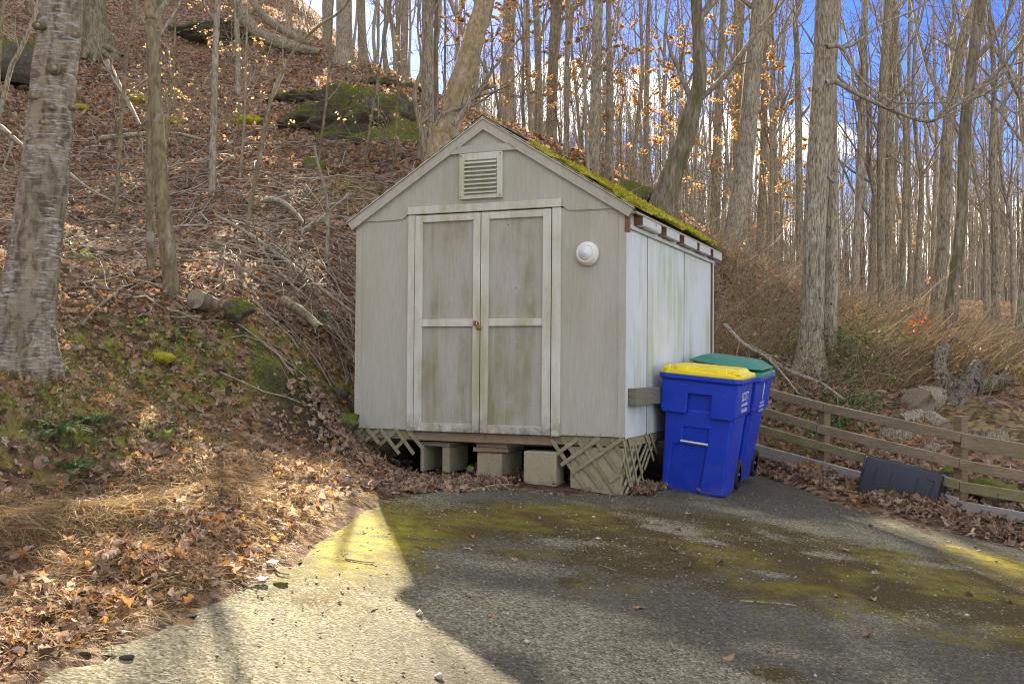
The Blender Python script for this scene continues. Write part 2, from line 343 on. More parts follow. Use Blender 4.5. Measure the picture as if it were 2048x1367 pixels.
def m_lot():
    t = NT('old asphalt'); mo = t.attr('moss'); br = t.attr('bright'); dk = t.attr('dark')
    ag = t.voro(t.co, 95, out='Color'); sp = t.n('ShaderNodeSeparateColor'); t.t.links.new(ag, sp.inputs[0])
    n1 = t.noise(t.co, 5, 6, .7); n2 = t.noise(t.co, 45, 4, .7)
    c = t.ramp(sp.outputs[0], [(0, (.065, .057, .036)), (.3, (.145, .130, .083)), (.6, (.20, .180, .115)), (.88, (.26, .235, .155)), (1, (.38, .35, .25))])
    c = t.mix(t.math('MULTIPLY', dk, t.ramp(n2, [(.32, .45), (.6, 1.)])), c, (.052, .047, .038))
    n3 = t.noise(t.co, 120, 3, .7); edge = t.math('ADD', mo, t.math('MULTIPLY', t.math('SUBTRACT', t.math('ADD', t.math('ADD', t.math('MULTIPLY', n2, .4), t.math('MULTIPLY', n3, .35)), t.math('MULTIPLY', n1, .25)), .5), 5.0)); edge = t.math('ADD', edge, t.math('MULTIPLY', t.math('SUBTRACT', sp.outputs[1], .5), .9))
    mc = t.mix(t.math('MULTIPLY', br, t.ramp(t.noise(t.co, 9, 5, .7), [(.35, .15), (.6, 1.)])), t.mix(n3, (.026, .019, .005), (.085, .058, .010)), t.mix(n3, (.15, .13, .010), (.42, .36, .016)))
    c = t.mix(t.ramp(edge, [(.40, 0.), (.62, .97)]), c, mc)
    b = t.math('ADD', t.voro(t.co, 95), t.math('MULTIPLY', n2, .8))
    return t.fin(c, .93, .15, t.bump(b, .45, .007))
M['lot'] = m_lot()
def m_cut(name):
    t = NT(name); d = t.n('ShaderNodeTexWave', wave_type='RINGS', rings_direction='SPHERICAL'); t.t.links.new(t.co, d.inputs[0]); d.inputs['Scale'].default_value = 14; d.inputs['Distortion'].default_value = 9; d.inputs['Detail'].default_value = 6
    c = t.mix(d.outputs['Fac'], (.24, .19, .13), (.33, .27, .19)); c = t.mix(t.ramp(t.noise(t.co, 7, 5), [(.5, 0.), (.65, .9)]), c, (.09, .07, .05))
    return t.fin(c, .9, .1)
M['cut'] = m_cut('sawn log end')
M['cutpale'] = m_simple('fresh sawn wood', (.50, .41, .26), .85, .2, 20, .2, .1, ((.25, .2, .14), .5), 0, 6.)
M['cutgrey'] = m_simple('grey sawn wood', (.36, .37, .38), .85, .25, 20, .2, .1, ((.15, .14, .13), .6), 0, 6.)

# ================================================================ TERRAIN
TH = .402
SH = np.array([.8842, 8.1694, -.5651]); SU = np.array([math.cos(TH), -math.sin(TH), 0]); SV = np.array([math.sin(TH), math.cos(TH), 0])
def shed_w(u, v, w=0.): return SH+u*SU+v*SV+np.array([0, 0, w])
def front(px, py, off=0.):
    k = ray(px, py); O = SH+SV*off; q = k*((O@SV)/(k@SV))-SH; return q@SU, q[2]
def side(px, py, off=0.):
    k = ray(px, py); O = SH+SU*off; q = k*((O@SU)/(k@SU))-SH; return q@SV, q[2]
lot_px = [(20, 1367), (100, 1330), (330, 1235), (480, 1172), (560, 1120), (620, 1075), (680, 1020), (760, 992), (860, 982), (950, 976), (1050, 980), (1140, 988), (1245, 990)]
lot_px2 = [(1500, 930), (1600, 968), (1700, 1014), (1850, 1054), (2048, 1092), (2250, 1130)]
LOT = [onlot(*p)[:2] for p in lot_px]+[shed_w(.05, .2)[:2], shed_w(.05, 2.3)[:2]]+[onlot(*p)[:2] for p in lot_px2]+[np.array([7., -2.5]), np.array([-2.0, -2.5])]
LOT = np.array(LOT)
def lot_sd(x, y):
    """signed distance to the driveway outline, positive inside"""
    x = np.asarray(x, float); y = np.asarray(y, float); ins = np.zeros(x.shape, bool); dm = np.full(x.shape, 1e9)
    for i in range(len(LOT)):
        a = LOT[i]; b = LOT[(i+1) % len(LOT)]; e = b-a; t = np.clip(((x-a[0])*e[0]+(y-a[1])*e[1])/(e@e), 0, 1)
        dm = np.minimum(dm, np.hypot(x-a[0]-t*e[0], y-a[1]-t*e[1]))
        c = ((a[1] > y) != (b[1] > y)); xx = a[0]+(y-a[1])/(b[1]-a[1]+1e-12)*e[0]; ins ^= c & (x < xx)
    return np.where(ins, dm, -dm)
ctl_px = [  # pixel + distance of ground seen in the photograph
 (200, 1010, 5.2), (60, 1080, 4.6), (420, 960, 6.0), (330, 1000, 5.6), (150, 950, 6.0), (150, 850, 6.3), (45, 715, 6.9), (345, 590, 9.2), (305, 530, 10.2), (600, 700, 9.5), (650, 790, 9.0), (700, 885, 9.0),
 (400, 850, 7.4), (560, 890, 7.7), (500, 770, 8.5), (250, 700, 7.9), (0, 500, 11.), (400, 480, 12.2), (650, 560, 11.4), (195, 105, 27.), (0, 150, 23.), (0, 320, 16.), (230, 350, 15.6), (500, 300, 18.2), (700, 400, 14.5),
 (600, 170, 25.), (430, 80, 32.), (720, 130, 30.), (830, 185, 28.), (520, 30, 34.), (300, -40, 36.), (100, -60, 34.), (0, -60, 30.), (850, 310, 17.), (735, 345, 16.6), (640, 335, 16.4), (735, 185, 24.5), (1250, 385, 19.5), (1000, 270, 21.5), (1330, 430, 18.5), (1450, 540, 16.8), (1467, 510, 19.), (1530, 640, 15.5),
 (1440, 700, 13.4), (1530, 745, 13.8), (1620, 738, 12.6), (1660, 690, 14.), (1700, 690, 15.5), (1760, 645, 20.), (1890, 690, 15.), (1870, 650, 16.5), (1990, 690, 17.), (2045, 700, 15.), (2000, 640, 24.),
 (1850, 622, 34.), (2048, 612, 34.), (1650, 615, 34.), (1530, 545, 26.), (1860, 860, 11.6), (1990, 880, 11.2), (1990, 960, 9.8), (1660, 850, 11.6), (1635, 924, 10.6), (1918, 1016, 9.2), (1760, 760, 13.2), (2048, 760, 13.), (1950, 760, 13.3),
 (1535, 925, 11.3), (2048, 1052, 8.6), (1700, 960, 10.2), (1600, 560, 22.), (1420, 470, 22.), (1200, 330, 25.)]
ctl = [P(*c) for c in ctl_px]
ctl += [np.array(c, float) for c in [(0, 9.5, -.86), (.9, 10.5, -.95), (-.6, 10.6, -.75), (-.1, 12.3, -.1), (1.1, 12.4, -.25), (2.1, 11.5, -.75), (-1.36, 9.4, -.72), (-.9, 10.3, -.55),
 (-12, 8, 4.4), (-13, 20, 7.4), (-22, 36, 17), (-22, 5, 8), (-7, 2, 1.0), (-4, 2.5, .0), (-3, 40, 9.2), (-14, 55, 21.), (5, 40, 5.2), (0, 60, 8), (-30, 60, 22), (30, 30, .6), (42, 60, 3.), (30, 5, -2.6), (15, 5, -2.2), (9, 11, -1.1),
 (60, 100, 6), (0, 100, 12), (-60, 100, 32), (60, 0, -4), (20, 60, 4.2), (12, 20, .4), (25, 90, 6), (-40, 0, 18), (-8, -4, 1.2), (14, -4, -2.6)]]
for x in np.arange(-1.2, 5.2, .8):
    for y in np.arange(-2, 9.5, 1.1):
        if lot_sd(np.array(x), np.array(y)) > .1: ctl.append(np.array([x, y, lotz(x, y)]))
ctl = np.array(ctl)
def tps_k(r2): return np.where(r2 > 1e-12, r2*np.log(np.maximum(r2, 1e-12)), 0)
_n = len(ctl); K = tps_k(((ctl[:, None, :2]-ctl[None, :, :2])**2).sum(-1))+np.eye(_n)*.12; PM = np.hstack([np.ones((_n, 1)), ctl[:, :2]])
A_ = np.zeros((_n+3, _n+3)); A_[:_n, :_n] = K; A_[:_n, _n:] = PM; A_[_n:, :_n] = PM.T
tw = np.linalg.solve(A_, np.concatenate([ctl[:, 2], np.zeros(3)]))
def hz(x, y):
    x = np.asarray(x, float); y = np.asarray(y, float); s = x.shape; q = np.stack([x.ravel(), y.ravel()], 1); out = np.empty(len(q))
    for i in range(0, len(q), 40000):
        c = q[i:i+40000]; out[i:i+40000] = tps_k(((c[:, None]-ctl[None, :, :2])**2).sum(-1))@tw[:_n]+tw[_n]+c@tw[_n+1:]
    z = out.reshape(s)
    rough = (fbm(x*1.3+40, y*1.3+11, 4)-.5)*.30+(fbm(x*5+3, y*5, 3)-.5)*.09
    sd = lot_sd(x, y); k = sstep(.12, -.35, sd); shed_k = sstep(2.2, 2.9, np.hypot((x-.35)*.9, (y-10.1)*.8))
    far = sstep(60, 20, y)
    z = z+rough*k*(.25+.75*shed_k)*(.3+.7*far)
    return np.where(sd > 0, (1-sstep(0, .35, sd))*z+sstep(0, .35, sd)*lotz(x, y), z)
def grid_axis(lo, hi, fine_lo, fine_hi, step, g=1.18):
    a = list(np.arange(fine_lo, fine_hi+1e-6, step)); s = step
    while a[-1] < hi: s = min(s*g, 8); a.append(a[-1]+s)
    s = step
    while a[0] > lo: s = min(s*g, 8); a.insert(0, a[0]-s)
    return np.array(a)
gx = grid_axis(-70, 90, -8.5, 9, .11); gy = grid_axis(-12, 180, 1.5, 20, .11)
X, Y = np.meshgrid(gx, gy, indexing='ij'); Zt = hz(X, Y); sdt = lot_sd(X, Y)
Zt = Zt-.035*sstep(0.02, .2, sdt)
def near_seg(x, y, pts):
    d = np.full(np.shape(x), 1e9)
    for a, b in zip(pts[:-1], pts[1:]):
        a = np.array(a); b = np.array(b); e = b-a; t = np.clip(((x-a[0])*e[0]+(y-a[1])*e[1])/(e@e), 0, 1); d = np.minimum(d, np.hypot(x-a[0]-t*e[0], y-a[1]-t*e[1]))
    return d
g2 = lambda px, py, d: tuple(P(px, py, d)[:2])
def grid_mesh(name, X, Y, Z, mat, attrs, keep=None):
    ni, nj = X.shape; idx = np.arange(ni*nj).reshape(ni, nj); Q = np.stack([idx[:-1, :-1], idx[1:, :-1], idx[1:, 1:], idx[:-1, 1:]], -1).reshape(-1, 4)
    V = np.stack([X, Y, Z], -1).reshape(-1, 3)
    if keep is not None:
        Q = Q[keep.ravel()[Q].all(1)]; used = np.unique(Q); re = np.full(len(V), -1); re[used] = np.arange(len(used)); Q = re[Q]; V = V[used]; attrs = {k: a.ravel()[used] for k, a in attrs.items()}
    G = Geo(); G.add(V, Q); o = G.obj(name, mat, None, True)
    for k, a in attrs.items():
        at = o.data.attributes.new(k, 'FLOAT', 'POINT'); at.data.foreach_set('value', np.ascontiguousarray(a.ravel(), dtype=np.float32))
    return o
moss_line = [g2(60, 640, 7.2), g2(250, 640, 7.8), g2(420, 690, 8.4), g2(560, 690, 9.0), g2(690, 690, 9.6)]
mossA = sstep(.75, .15, near_seg(X, Y, moss_line)); mossA = np.maximum(mossA, sstep(.8, .2, near_seg(X, Y, [g2(20, 860, 6.2), g2(330, 800, 7.2)]))*.8)
mossA = np.maximum(mossA, .5*sstep(.55, .75, fbm(X*.8, Y*.8, 3)))
dirt = np.maximum(sstep(.55, .15, near_seg(X, Y, [g2(600, 790, 8.7), g2(690, 830, 8.9), g2(620, 860, 8.3)])), sstep(1.9, 1.5, np.hypot(X-.5, (Y-10.1)*.9)))
ground = grid_mesh('ground', X, Y, Zt, M['soil'], {'moss': mossA, 'dirt': dirt}); tag(ground, 'brown wooded hillside ground rising behind the shed', None, None, 'structure')

# ---- driveway
dx = np.arange(-2.6, 7.2, .04); dy = np.arange(-2.6, 11.4, .04); DX, DY = np.meshgrid(dx, dy, indexing='ij'); sd = lot_sd(DX, DY)+(fbm(DX*6, DY*6, 3)-.5)*.22
def blob(px, py, rx, ry, w=1.):
    c = onlot(px, py); return w*np.exp(-(((DX-c[0])/rx)**2+((DY-c[1])/ry)**2))
def lineblob(a, b, r, w=1.):
    return w*np.exp(-(near_seg(DX, DY, [tuple(onlot(*a)[:2]), tuple(onlot(*b)[:2])])/r)**2)
n_lo = fbm(DX*1.7+5, DY*1.7+9, 5); n_mid = fbm(DX*5+2, DY*5+7, 4)
mo = np.maximum.reduce([lineblob((820, 1055), (1230, 1050), .50, .95), lineblob((1150, 1080), (1560, 1110), .85, 1.05), lineblob((1500, 1110), (2150, 1235), 1.0, 1.05), blob(725, 1070, .36, 1.1, 1.5), blob(690, 1115, .28, .45, 1.0), lineblob((1950, 1110), (2100, 1160), .22, 1.0), blob(1480, 1180, .3, .2, .8), blob(1160, 1160, .15, .2, .8), blob(1560, 1355, .15, .1, .8), lineblob((1850, 1190), (2100, 1260), .5, .9)])
n_hi = fbm(DX*13+1, DY*13, 3)
pale_ = np.maximum.reduce([blob(1120, 1085, .22, .22), blob(1340, 1060, .28, .12), blob(1430, 1085, .2, .1), blob(1640, 1110, .25, .12), blob(1550, 1150, .18, .1), blob(1860, 1130, .2, .08), blob(1120, 1225, .25, .12), blob(1000, 1130, .3, .15)])
mo = mo-.95*pale_
mo = np.clip(mo*1.0+(n_lo-.5)*1.3+(n_mid-.5)*1.3+(n_hi-.5)*.8+.34, 0, 1)*sstep(.06, .34, mo)
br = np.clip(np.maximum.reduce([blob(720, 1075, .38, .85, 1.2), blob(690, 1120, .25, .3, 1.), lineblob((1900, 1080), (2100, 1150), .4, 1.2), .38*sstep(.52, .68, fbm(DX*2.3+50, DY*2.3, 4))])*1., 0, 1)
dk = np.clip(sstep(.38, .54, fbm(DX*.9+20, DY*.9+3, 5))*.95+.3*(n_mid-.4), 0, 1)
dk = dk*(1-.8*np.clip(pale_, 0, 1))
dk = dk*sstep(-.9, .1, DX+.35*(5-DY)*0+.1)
DZ = lotz(DX, DY)+.004+mo*.006+(fbm(DX*9, DY*9, 3)-.5)*.004+(fbm(DX*.9, DY*.9, 2)-.5)*.012-.03*sstep(.06, -.03, sd)
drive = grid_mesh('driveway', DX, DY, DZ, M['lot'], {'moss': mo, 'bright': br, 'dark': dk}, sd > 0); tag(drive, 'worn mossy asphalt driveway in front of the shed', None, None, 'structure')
def gz(x, y):
    """top of whatever ground is there"""
    s = lot_sd(np.asarray(x, float), np.asarray(y, float)); return np.where(s > .05, lotz(np.asarray(x), np.asarray(y))+.006, hz(x, y))
def gz1(x, y): return float(gz(np.array([x]), np.array([y]))[0])
def ground_hit(px, py, d0=3., d1=60.):
    k = ray(px, py); ds = np.linspace(d0, d1, 900); q = k[None]*(ds/k[1])[:, None]; z = gz(q[:, 0], q[:, 1]); i = np.argmax(q[:, 2] < z); return np.array([q[i, 0], q[i, 1], z[i]])

# ================================================================ SHED
shed = empty('shed', tuple(SH), (0, 0, -TH), 'small taupe wooden shed with double doors and mossy gable roof', 'shed')
W = 2.44; DP = 3.10; HW = 1.735; HA = 2.60
def sp(name, shapes, mat, bevel=.003, parent=None, **k):
    o = part(name, shapes, M[mat], parent or shed, bevel, **k); return o
# walls (front plane v=0; siding 15 mm thick behind it)
Ypl = .0
def fprism(poly, y0, y1): return prism([(a, y0, b) for a, b in poly], (0, 1, 0), y1-y0)
sp('siding_panel', [fprism([(-W, 0), (-1.92, 0), (-1.92, HW+.085), (-W, HW+.06)], 0, .02)], 'siding')
sp('siding_panel', [fprism([(-.545, 0), (-.001, 0), (-.001, HW+.06), (-.545, HW+.085)], 0, .02)], 'siding')
gab = [(-W+.01, 1.784), (-2.05, 1.786), (-1.985, 1.790), (-1.925, 1.83), (-.53, 1.83), (-.48, 1.794), (-.40, 1.790), (-.01, 1.788), (-.01, 1.80), (-W/2, 2.555), (-W+.01, 1.80)]
sp('gable_panel', [fprism(gab, -.012, -.0008)], 'siding', 0.001)
sp('siding_panel', [B(-W+.02, -.02, .021, .05, .02, HW)], 'dark', 0)
for a, b in ((-W-.002, -W+.062), (-.062, .004)): sp('corner_board', [B(a, b, -.006, -.0005, .0, HW-.01)], 'siding', .002)
# rake boards: wide face + thin cream cap on top
pit = math.atan2(2.580-1.775, 1.29); ct, stn = math.cos(pit), math.sin(pit)
OH = .042
apx = (-W/2, 2.580)
for s in (-1, 1):
    e = (apx[0]+s*(W/2+.070), 1.775); n = (e[0]-.0*s, e[1]-.062)
    inner = (apx[0], apx[1]-.086)
    sp('rake_board', [fprism([apx, (e[0]-s*.0, e[1]), (n[0]-s*.045, n[1]+.002), (apx[0]+s*0, inner[1])], -OH, -OH+.022)], 'rake', .002)
    cap0 = (apx[0], apx[1]+.024); cap1 = (e[0]+s*.008, e[1]+.020)
    sp('rake_cap', [fprism([cap0, cap1, (e[0]+s*.004, e[1]+.001), (apx[0], apx[1]+.0005)], -OH-.012, -OH+.03)], 'rakecap', .001)
    sp('soffit', [fprism([(apx[0], apx[1]-.015), (e[0], e[1]-.015), (e[0]-s*.02, e[1]-.035), (apx[0], apx[1]-.03)], -OH+.023, -.0005)], 'rake', 0)
# frieze under the ridge: collar strip and the little triangle
sp('collar_board', [fprism([(-1.53, 2.305), (-.91, 2.305), (-.98, 2.366), (-1.46, 2.366)], -.042, -.0125)], 'rake', .003)
for s_ in (-1, 1): sp('frieze_board', [fprism([(-1.22+s_*q[0], q[1]) for q in ([(1.20, 1.752), (.31, 2.304), (.25, 2.345), (.25, 2.40), (1.20, 1.81)])], -.034, -.0125)], 'rake', .003)
# vent with louvres
vent = sp('vent', [B(-1.432, -1.385, -.045, -.012, 1.925, 2.303), B(-1.092, -1.043, -.045, -.012, 1.925, 2.303), B(-1.386, -1.091, -.0445, -.012, 1.925, 1.962), B(-1.386, -1.091, -.0445, -.012, 2.245, 2.303), B(-1.39, -1.09, -.02, -.0125, 1.95, 2.25)], 'vent', .003)
for i in range(8):
    z = 1.966+i*.0352
    o = sp('louvre', [prism([(-1.385, -.058, z), (-1.385, -.016, z+.030), (-1.385, -.014, z+.036), (-1.385, -.060, z+.006)], (1, 0, 0), .292)], 'vent', .0015, vent)
for a, b in ((-1.415, 1.945), (-1.06, 1.945), (-1.415, 2.285), (-1.06, 2.285)): sp('screw', [B(a-.006, a+.006, -.048, -.044, b-.006, b+.006)], 'rust', .002, vent)
# door frame, doors
sp('door_header', [fprism([(-1.925, 1.822), (-.535, 1.822), (-.528, 1.886), (-1.920, 1.886)], -.036, -.0125)], 'trim', .004)
sp('door_jamb', [B(-1.920, -1.852, -.024, -.0004, -.01, 1.820)], 'trim', .004)
sp('door_jamb', [B(-.612, -.535, -.024, -.0004, -.01, 1.820)], 'trim', .004)
sp('door_backing', [B(-1.9, -.55, .012, .03, -.01, 1.83)], 'dark', 0)
def door(x0, x1, lab, wst, wen):
    d = empty('door'); d.parent = shed; d['label'] = lab
    sp('door_panel', [B(x0+.02, x1-.02, -.008, .008, .03, 1.79)], 'doorpanel', 0, d)
    sp('stile', [B(x0, x0+wst, -.030, -.0085, -.004, 1.812)], 'trim', .003, d); sp('stile', [B(x1-wen, x1, -.030, -.0085, -.004, 1.812)], 'trim', .003, d)
    a, b = x0+wst+.0008, x1-wen-.0008
    sp('rail', [B(a, b, -.0285, -.0085, -.004, .066)], 'trim', .003, d); sp('rail', [B(a, b, -.0285, -.0085, .872, .934)], 'trim', .003, d); sp('rail', [B(a, b, -.0285, -.0085, 1.752, 1.812)], 'trim', .003, d)
    return d
dl = door(-1.848, -1.2405, 'left shed door with two recessed panels', .070, .064)
dr = door(-1.2325, -.616, 'right shed door with two recessed panels', .068, .072)
for x in (-1.850, -.614): sp('piano_hinge', [B(x-.0016, x+.0016, -.026, -.02, .0, 1.81)], 'dark', 0)
sp('hasp', [B(-1.295, -1.262, -.036, -.0305, .878, .918), B(-1.262, -1.225, -.038, -.0305, .892, .908)], 'rust', .002)
# round lamp
lampo = empty('wall_lamp', (-.314, 0, 1.44)); lampo.parent = shed; lampo['label'] = 'round milky plastic lamp cover'
def lathe(prof, sides=32):
    a = np.arange(sides)/sides*2*np.pi; V = np.array([[r*math.cos(t), -h, r*math.sin(t)] for r, h in prof for t in a]); n = len(prof); F = []
    for i in range(n-1):
        for j in range(sides): F.append((i*sides+j, i*sides+(j+1) % sides, (i+1)*sides+(j+1) % sides, (i+1)*sides+j))
    return V, np.array(F)
g = Geo(); g.add(*lathe([(.090, .0), (.096, .008), (.0965, .022), (.093, .030), (.088, .040), (.074, .062), (.066, .068), (.061, .066), (.0005, .066)])); o = g.obj('lamp_cover', M['lamp'], lampo, True)
g = Geo(); g.add(*lathe([(.058, .0655), (.057, .069), (.014, .071), (.010, .075), (.0004, .076)])); g.obj('lens', M['lampface'], lampo, True)
sp('corner_plug', [B(-2.425, -2.39, -.022, -.001, .085, .118)], 'rubber', .004)
for (a, b) in ((-1.0, 1.70), (-.93, 1.18)): sp('nail', [B(a-.004, a+.004, -.0105, -.0075, b-.004, b+.004)], 'rubber', .001)
for a in (-2.40, -2.30, -2.05, -.46, -.40, -.33, -.2, -.09): sp('nail', [B(a-.004, a+.004, -.004, -.0005, .012, .020)], 'rust', .001)
# side wall: three sheets with grooves between
for i, (a, b) in enumerate(((.0215, .605), (.623, 1.882), (1.900, 3.04))):
    sp('side_panel', [B(-.014, .0005, a, b, -.01, 1.632)], 'side', .002)
sp('side_backing', [B(-.03, -.0145, .0505, 3.05, .0, 1.70)], 'dark', 0)
for v0 in (.610, 1.887): sp('seam_strip', [B(-.0142, .0012, v0-.0035, v0+.0115, -.01, 1.63)], 'seam', 0)
sp('corner_batten', [B(.001, .008, -.006, .05, -.012, 1.632)], 'side', .002)
sp('back_post', [B(-.02, .012, 3.05, 3.085, -.05, 1.63)], 'rot', .002)
sp('back_trim', [B(-.02, .018, 3.087, 3.12, -.05, 1.66)], 'side', .002)
sp('frieze_strip', [B(.001, .024, .02, 3.12, 1.633, 1.665)], 'oldwhite', .003)
sp('frieze_back', [B(-.03, .0, .02, 3.12, 1.6335, 1.775)], 'oldwhite', .001)
sp('frieze_end', [B(-.01, .030, -.01, .0195, 1.60, 1.76)], 'rot', .002)
raft = [(side(a, 450, .03)[0], side(b, 450, .03)[0]) for a, b in ((1276, 1314), (1324, 1350), (1360, 1386), (1391, 1413), (1419, 1436))]
for i, (a, b) in enumerate(raft):
    # short fly rafters: brown cut end toward the door side, peeling white face
    bb = min(b, a+.50); o = sp('rafter_block', [B(.0005, .074, a, b, 1.676 if i else 1.670, 1.757)], 'oldwhite', .006 if i else .02, seg=2)
    sp('rafter_end', [B(.0004, .072, a-.012, a-.0005, 1.680, 1.755)], 'rot', .002)
    sp('rafter_end', [B(.012, .0605, a+.05, a+.09, 1.6672, 1.6682)], 'rot', 0)
sp('ledger_plank', [B(.006, .075, .052, 1.6, .243, .380)], 'darkplank', .004)
sp('back_wall', [B(-W, 0, 3.06, 3.08, 0, HW)], 'side', 0); sp('left_wall', [B(-W-.001, -W+.015, .021, 3.06, 0, HW)], 'siding', 0)
sp('floor_beam', [B(-1.93, -.60, .012, .05, -.085, -.002)], 'beam', .003)
sp('floor_beam', [B(-W+.01, -1.935, .02, .06, -.08, -.002)], 'lattice', .003); sp('floor_beam', [B(-.597, -.005, .02, .06, -.075, -.002)], 'lattice', .003)
sp('floor_beam', [B(-.03, -.006, .062, 3.05, -.085, -.012)], 'lattice', .003)
sp('floor_deck', [B(-W+.02, -.035, .065, 3.05, -.05, -.01)], 'dark', 0)
for v in (.5, 1.1, 1.7, 2.3, 2.9): sp('joist', [B(-W+.03, -.04, v, v+.04, -.14, -.051)], 'beam', .002)
# roof
RL0, RL1 = -OH-.018, 3.26
slope_len = (W/2+.085)/ct
for s in (-1, 1):
    ov = .075 if s > 0 else .09; e = Vector((apx[0]+s*(W/2+ov), 0, apx[1]-(W/2+ov)*math.tan(pit)))
    sp('roof_deck', [prism([(apx[0]+s*.0005, RL0+.03, apx[1]+.005), (e.x, RL0+.03, e.z+.0), (e.x, RL0+.03, e.z-.012), (apx[0]+s*.0005, RL0+.03, apx[1]-.010)], (0, 1, 0), RL1-RL0-.03)], 'dark', 0)
    if s > 0: sp('eave_trim', [B(e.x-.012, e.x+.006, .005, RL1-.02, e.z-.022, e.z-.0125)], 'rakecap', .001)
    rows = 11; cols = 13; tabw = (RL1-RL0)/cols
    me = bev_mesh('shingle', [B(-tabw/2+.003, tabw/2-.003, -.005, .175, 0, .004)], M['shingle'], .0015)
    # tab local: x along eave, y up the slope, z normal
    meh = bev_mesh('shingle', [B(-tabw/4+.002, tabw/4-.002, -.005, .175, 0, .004)], M['shingle'], .0015)
    for r in range(rows):
        for c in range(-1, cols):
            half = (r % 2 == 1) and c in (-1, cols-1); yv = RL0+(c+.5*(r % 2))*tabw
            if half: yv = RL0-tabw/4 if c == -1 else RL1-tabw*.75
            if c == -1 and not half: continue
            dist = slope_len-.005-r*.135
            o = bpy.data.objects.new('shingle', meh if half else me); link(o, shed)
            up = Vector((-s*ct, 0, stn)); nrm = Vector((s*stn, 0, ct)); al = up.cross(nrm)
            base = Vector((apx[0]+s*dist*ct, yv+tabw/2, apx[1]+.014-dist*stn))
            up2 = (up+nrm*(-.028+random.uniform(-.005, .005))).normalized(); n2 = al.cross(up2).normalized()
            m = Matrix.Identity(4)
            for i in range(3): m[i][0] = al[i]; m[i][1] = up2[i]; m[i][2] = n2[i]; m[i][3] = base[i]+nrm[i]*random.uniform(.002, .005)
            o.matrix_local = m
    if s > 0:   # moss carpet on the slope that faces the driveway side
        nu, nv_ = 90, 170; du = np.linspace(.0, slope_len+.01, nu); dv = np.linspace(RL0, RL1, nv_); DU, DV = np.meshgrid(du, dv, indexing='ij')
        n = fbm(DU*5+3, DV*5+1, 5); n3 = fbm(DU*26, DV*26, 3); cov = sstep(.2, .85, DU)*.30-.13
        h = np.clip((n-.51+cov), 0, 1)*.16*(.5+n3)+.0; h = np.minimum(h, .036)*(.4+.9*n3)
        nrm = np.array([stn, 0, ct]); V = np.stack([apx[0]+DU*ct, DV, apx[1]+.026-DU*stn], -1)+nrm*(h[..., None]-.006)
        g = Geo(); idx = np.arange(nu*nv_).reshape(nu, nv_); Q = np.stack([idx[:-1, :-1], idx[1:, :-1], idx[1:, 1:], idx[:-1, 1:]], -1).reshape(-1, 4)
        Q = Q[(h.ravel()[Q] > .004).any(1)]; g.add(V.reshape(-1, 3), Q); o = g.obj('roof_moss', M['moss'], shed, True); o['kind'] = 'stuff'
        # short moss tufts standing on the carpet
        k = 9000; iu = rng.integers(0, nu, k); iv = rng.integers(0, nv_, k); ok = h[iu, iv] > .006; p0 = V[iu, iv][ok]; k = len(p0)
        dirv = nrm+rng.normal(0, .45, (k, 3)); ln = rng.uniform(.008, .024, (k, 1)); tip = p0+dirv*ln; wv = rng.normal(0, 1, (k, 3)); wv /= np.linalg.norm(wv, axis=1, keepdims=True)
        Vt = np.stack([p0-wv*.007, p0+wv*.007, tip], 1).reshape(-1, 3); g = Geo(); g.add(Vt, np.arange(3*k).reshape(k, 3)); o = g.obj('moss_tufts', M['moss'], shed); o['kind'] = 'stuff'
sp('ridge_cap', [fprism([(apx[0]-.10, apx[1]-.034), (apx[0], apx[1]+.028), (apx[0]+.10, apx[1]-.034), (apx[0]+.10, apx[1]-.028), (apx[0], apx[1]+.034), (apx[0]-.10, apx[1]-.028)], RL0, RL1)], 'shingle', 0)
# lattice skirt: each slat a part
Q6 = lambda x, y: (1000+x/6.0235, 840+y/6.0235)
Q5 = lambda x, y: (700+x/6.827, 820+y/6.827)
def slat(a, b, Q, off, where='f', w=.032):
    if where == 'f':
        (u0, w0), (u1, w1) = front(*Q(*a), off), front(*Q(*b), off); p0 = (u0, off, w0); p1 = (u1, off, w1); v, f = beam(p0, p1, .008, w, up=Vector((0, -1, 0)).cross(Vector(p1)-Vector(p0)))
    else:
        (v0, w0), (v1, w1) = side(*Q(*a), off), side(*Q(*b), off); p0 = (off, v0, w0); p1 = (off, v1, w1); v, f = beam(p0, p1, .008, w, up=Vector((1, 0, 0)).cross(Vector(p1)-Vector(p0)))
    sp('lattice_slat', [(v, f)], 'lattice', .0015)
for a, b in [((612, 225), (1040, 838)), ((745, 215), (1215, 815)), ((930, 225), (1412, 890)), ((1125, 215), (1440, 645)), ((1350, 230), (1472, 425))]: slat(a, b, Q6, .006)
for a, b in [((580, 480), (935, 222)), ((732, 540), (1200, 212)), ((862, 635), (1470, 222)), ((1312, 735), (1442, 645))]: slat(a, b, Q6, -.004)
for a, b in [((60, 270), (185, 415)), ((222, 248), (402, 452)), ((420, 262), (672, 595)), ((630, 268), (872, 600)), ((800, 290), (1000, 525))]: slat(a, b, Q5, -.004)
for a, b in [((175, 248), (70, 345)), ((400, 262), (205, 415)), ((640, 268), (405, 470)), ((865, 275), (610, 530))]: slat(a, b, Q5, .006)
for a, b in [((1482, 225), (1598, 838)), ((1546, 218), (1668, 815)), ((1630, 300), (1745, 830)), ((1485, 480), (1570, 800)), ((1750, 165), (1852, 480)), ((1810, 165), (1890, 400))]: slat(a, b, Q6, .004, 's', .03)
for a, b in [((1740, 185), (1500, 790)), ((1665, 200), (1490, 620)), ((1820, 240), (1690, 610)), ((1770, 280), (1515, 885)), ((1890, 170), (1740, 590)), ((1720, 600), (1640, 790))]: slat(a, b, Q6, -.006, 's', .03)

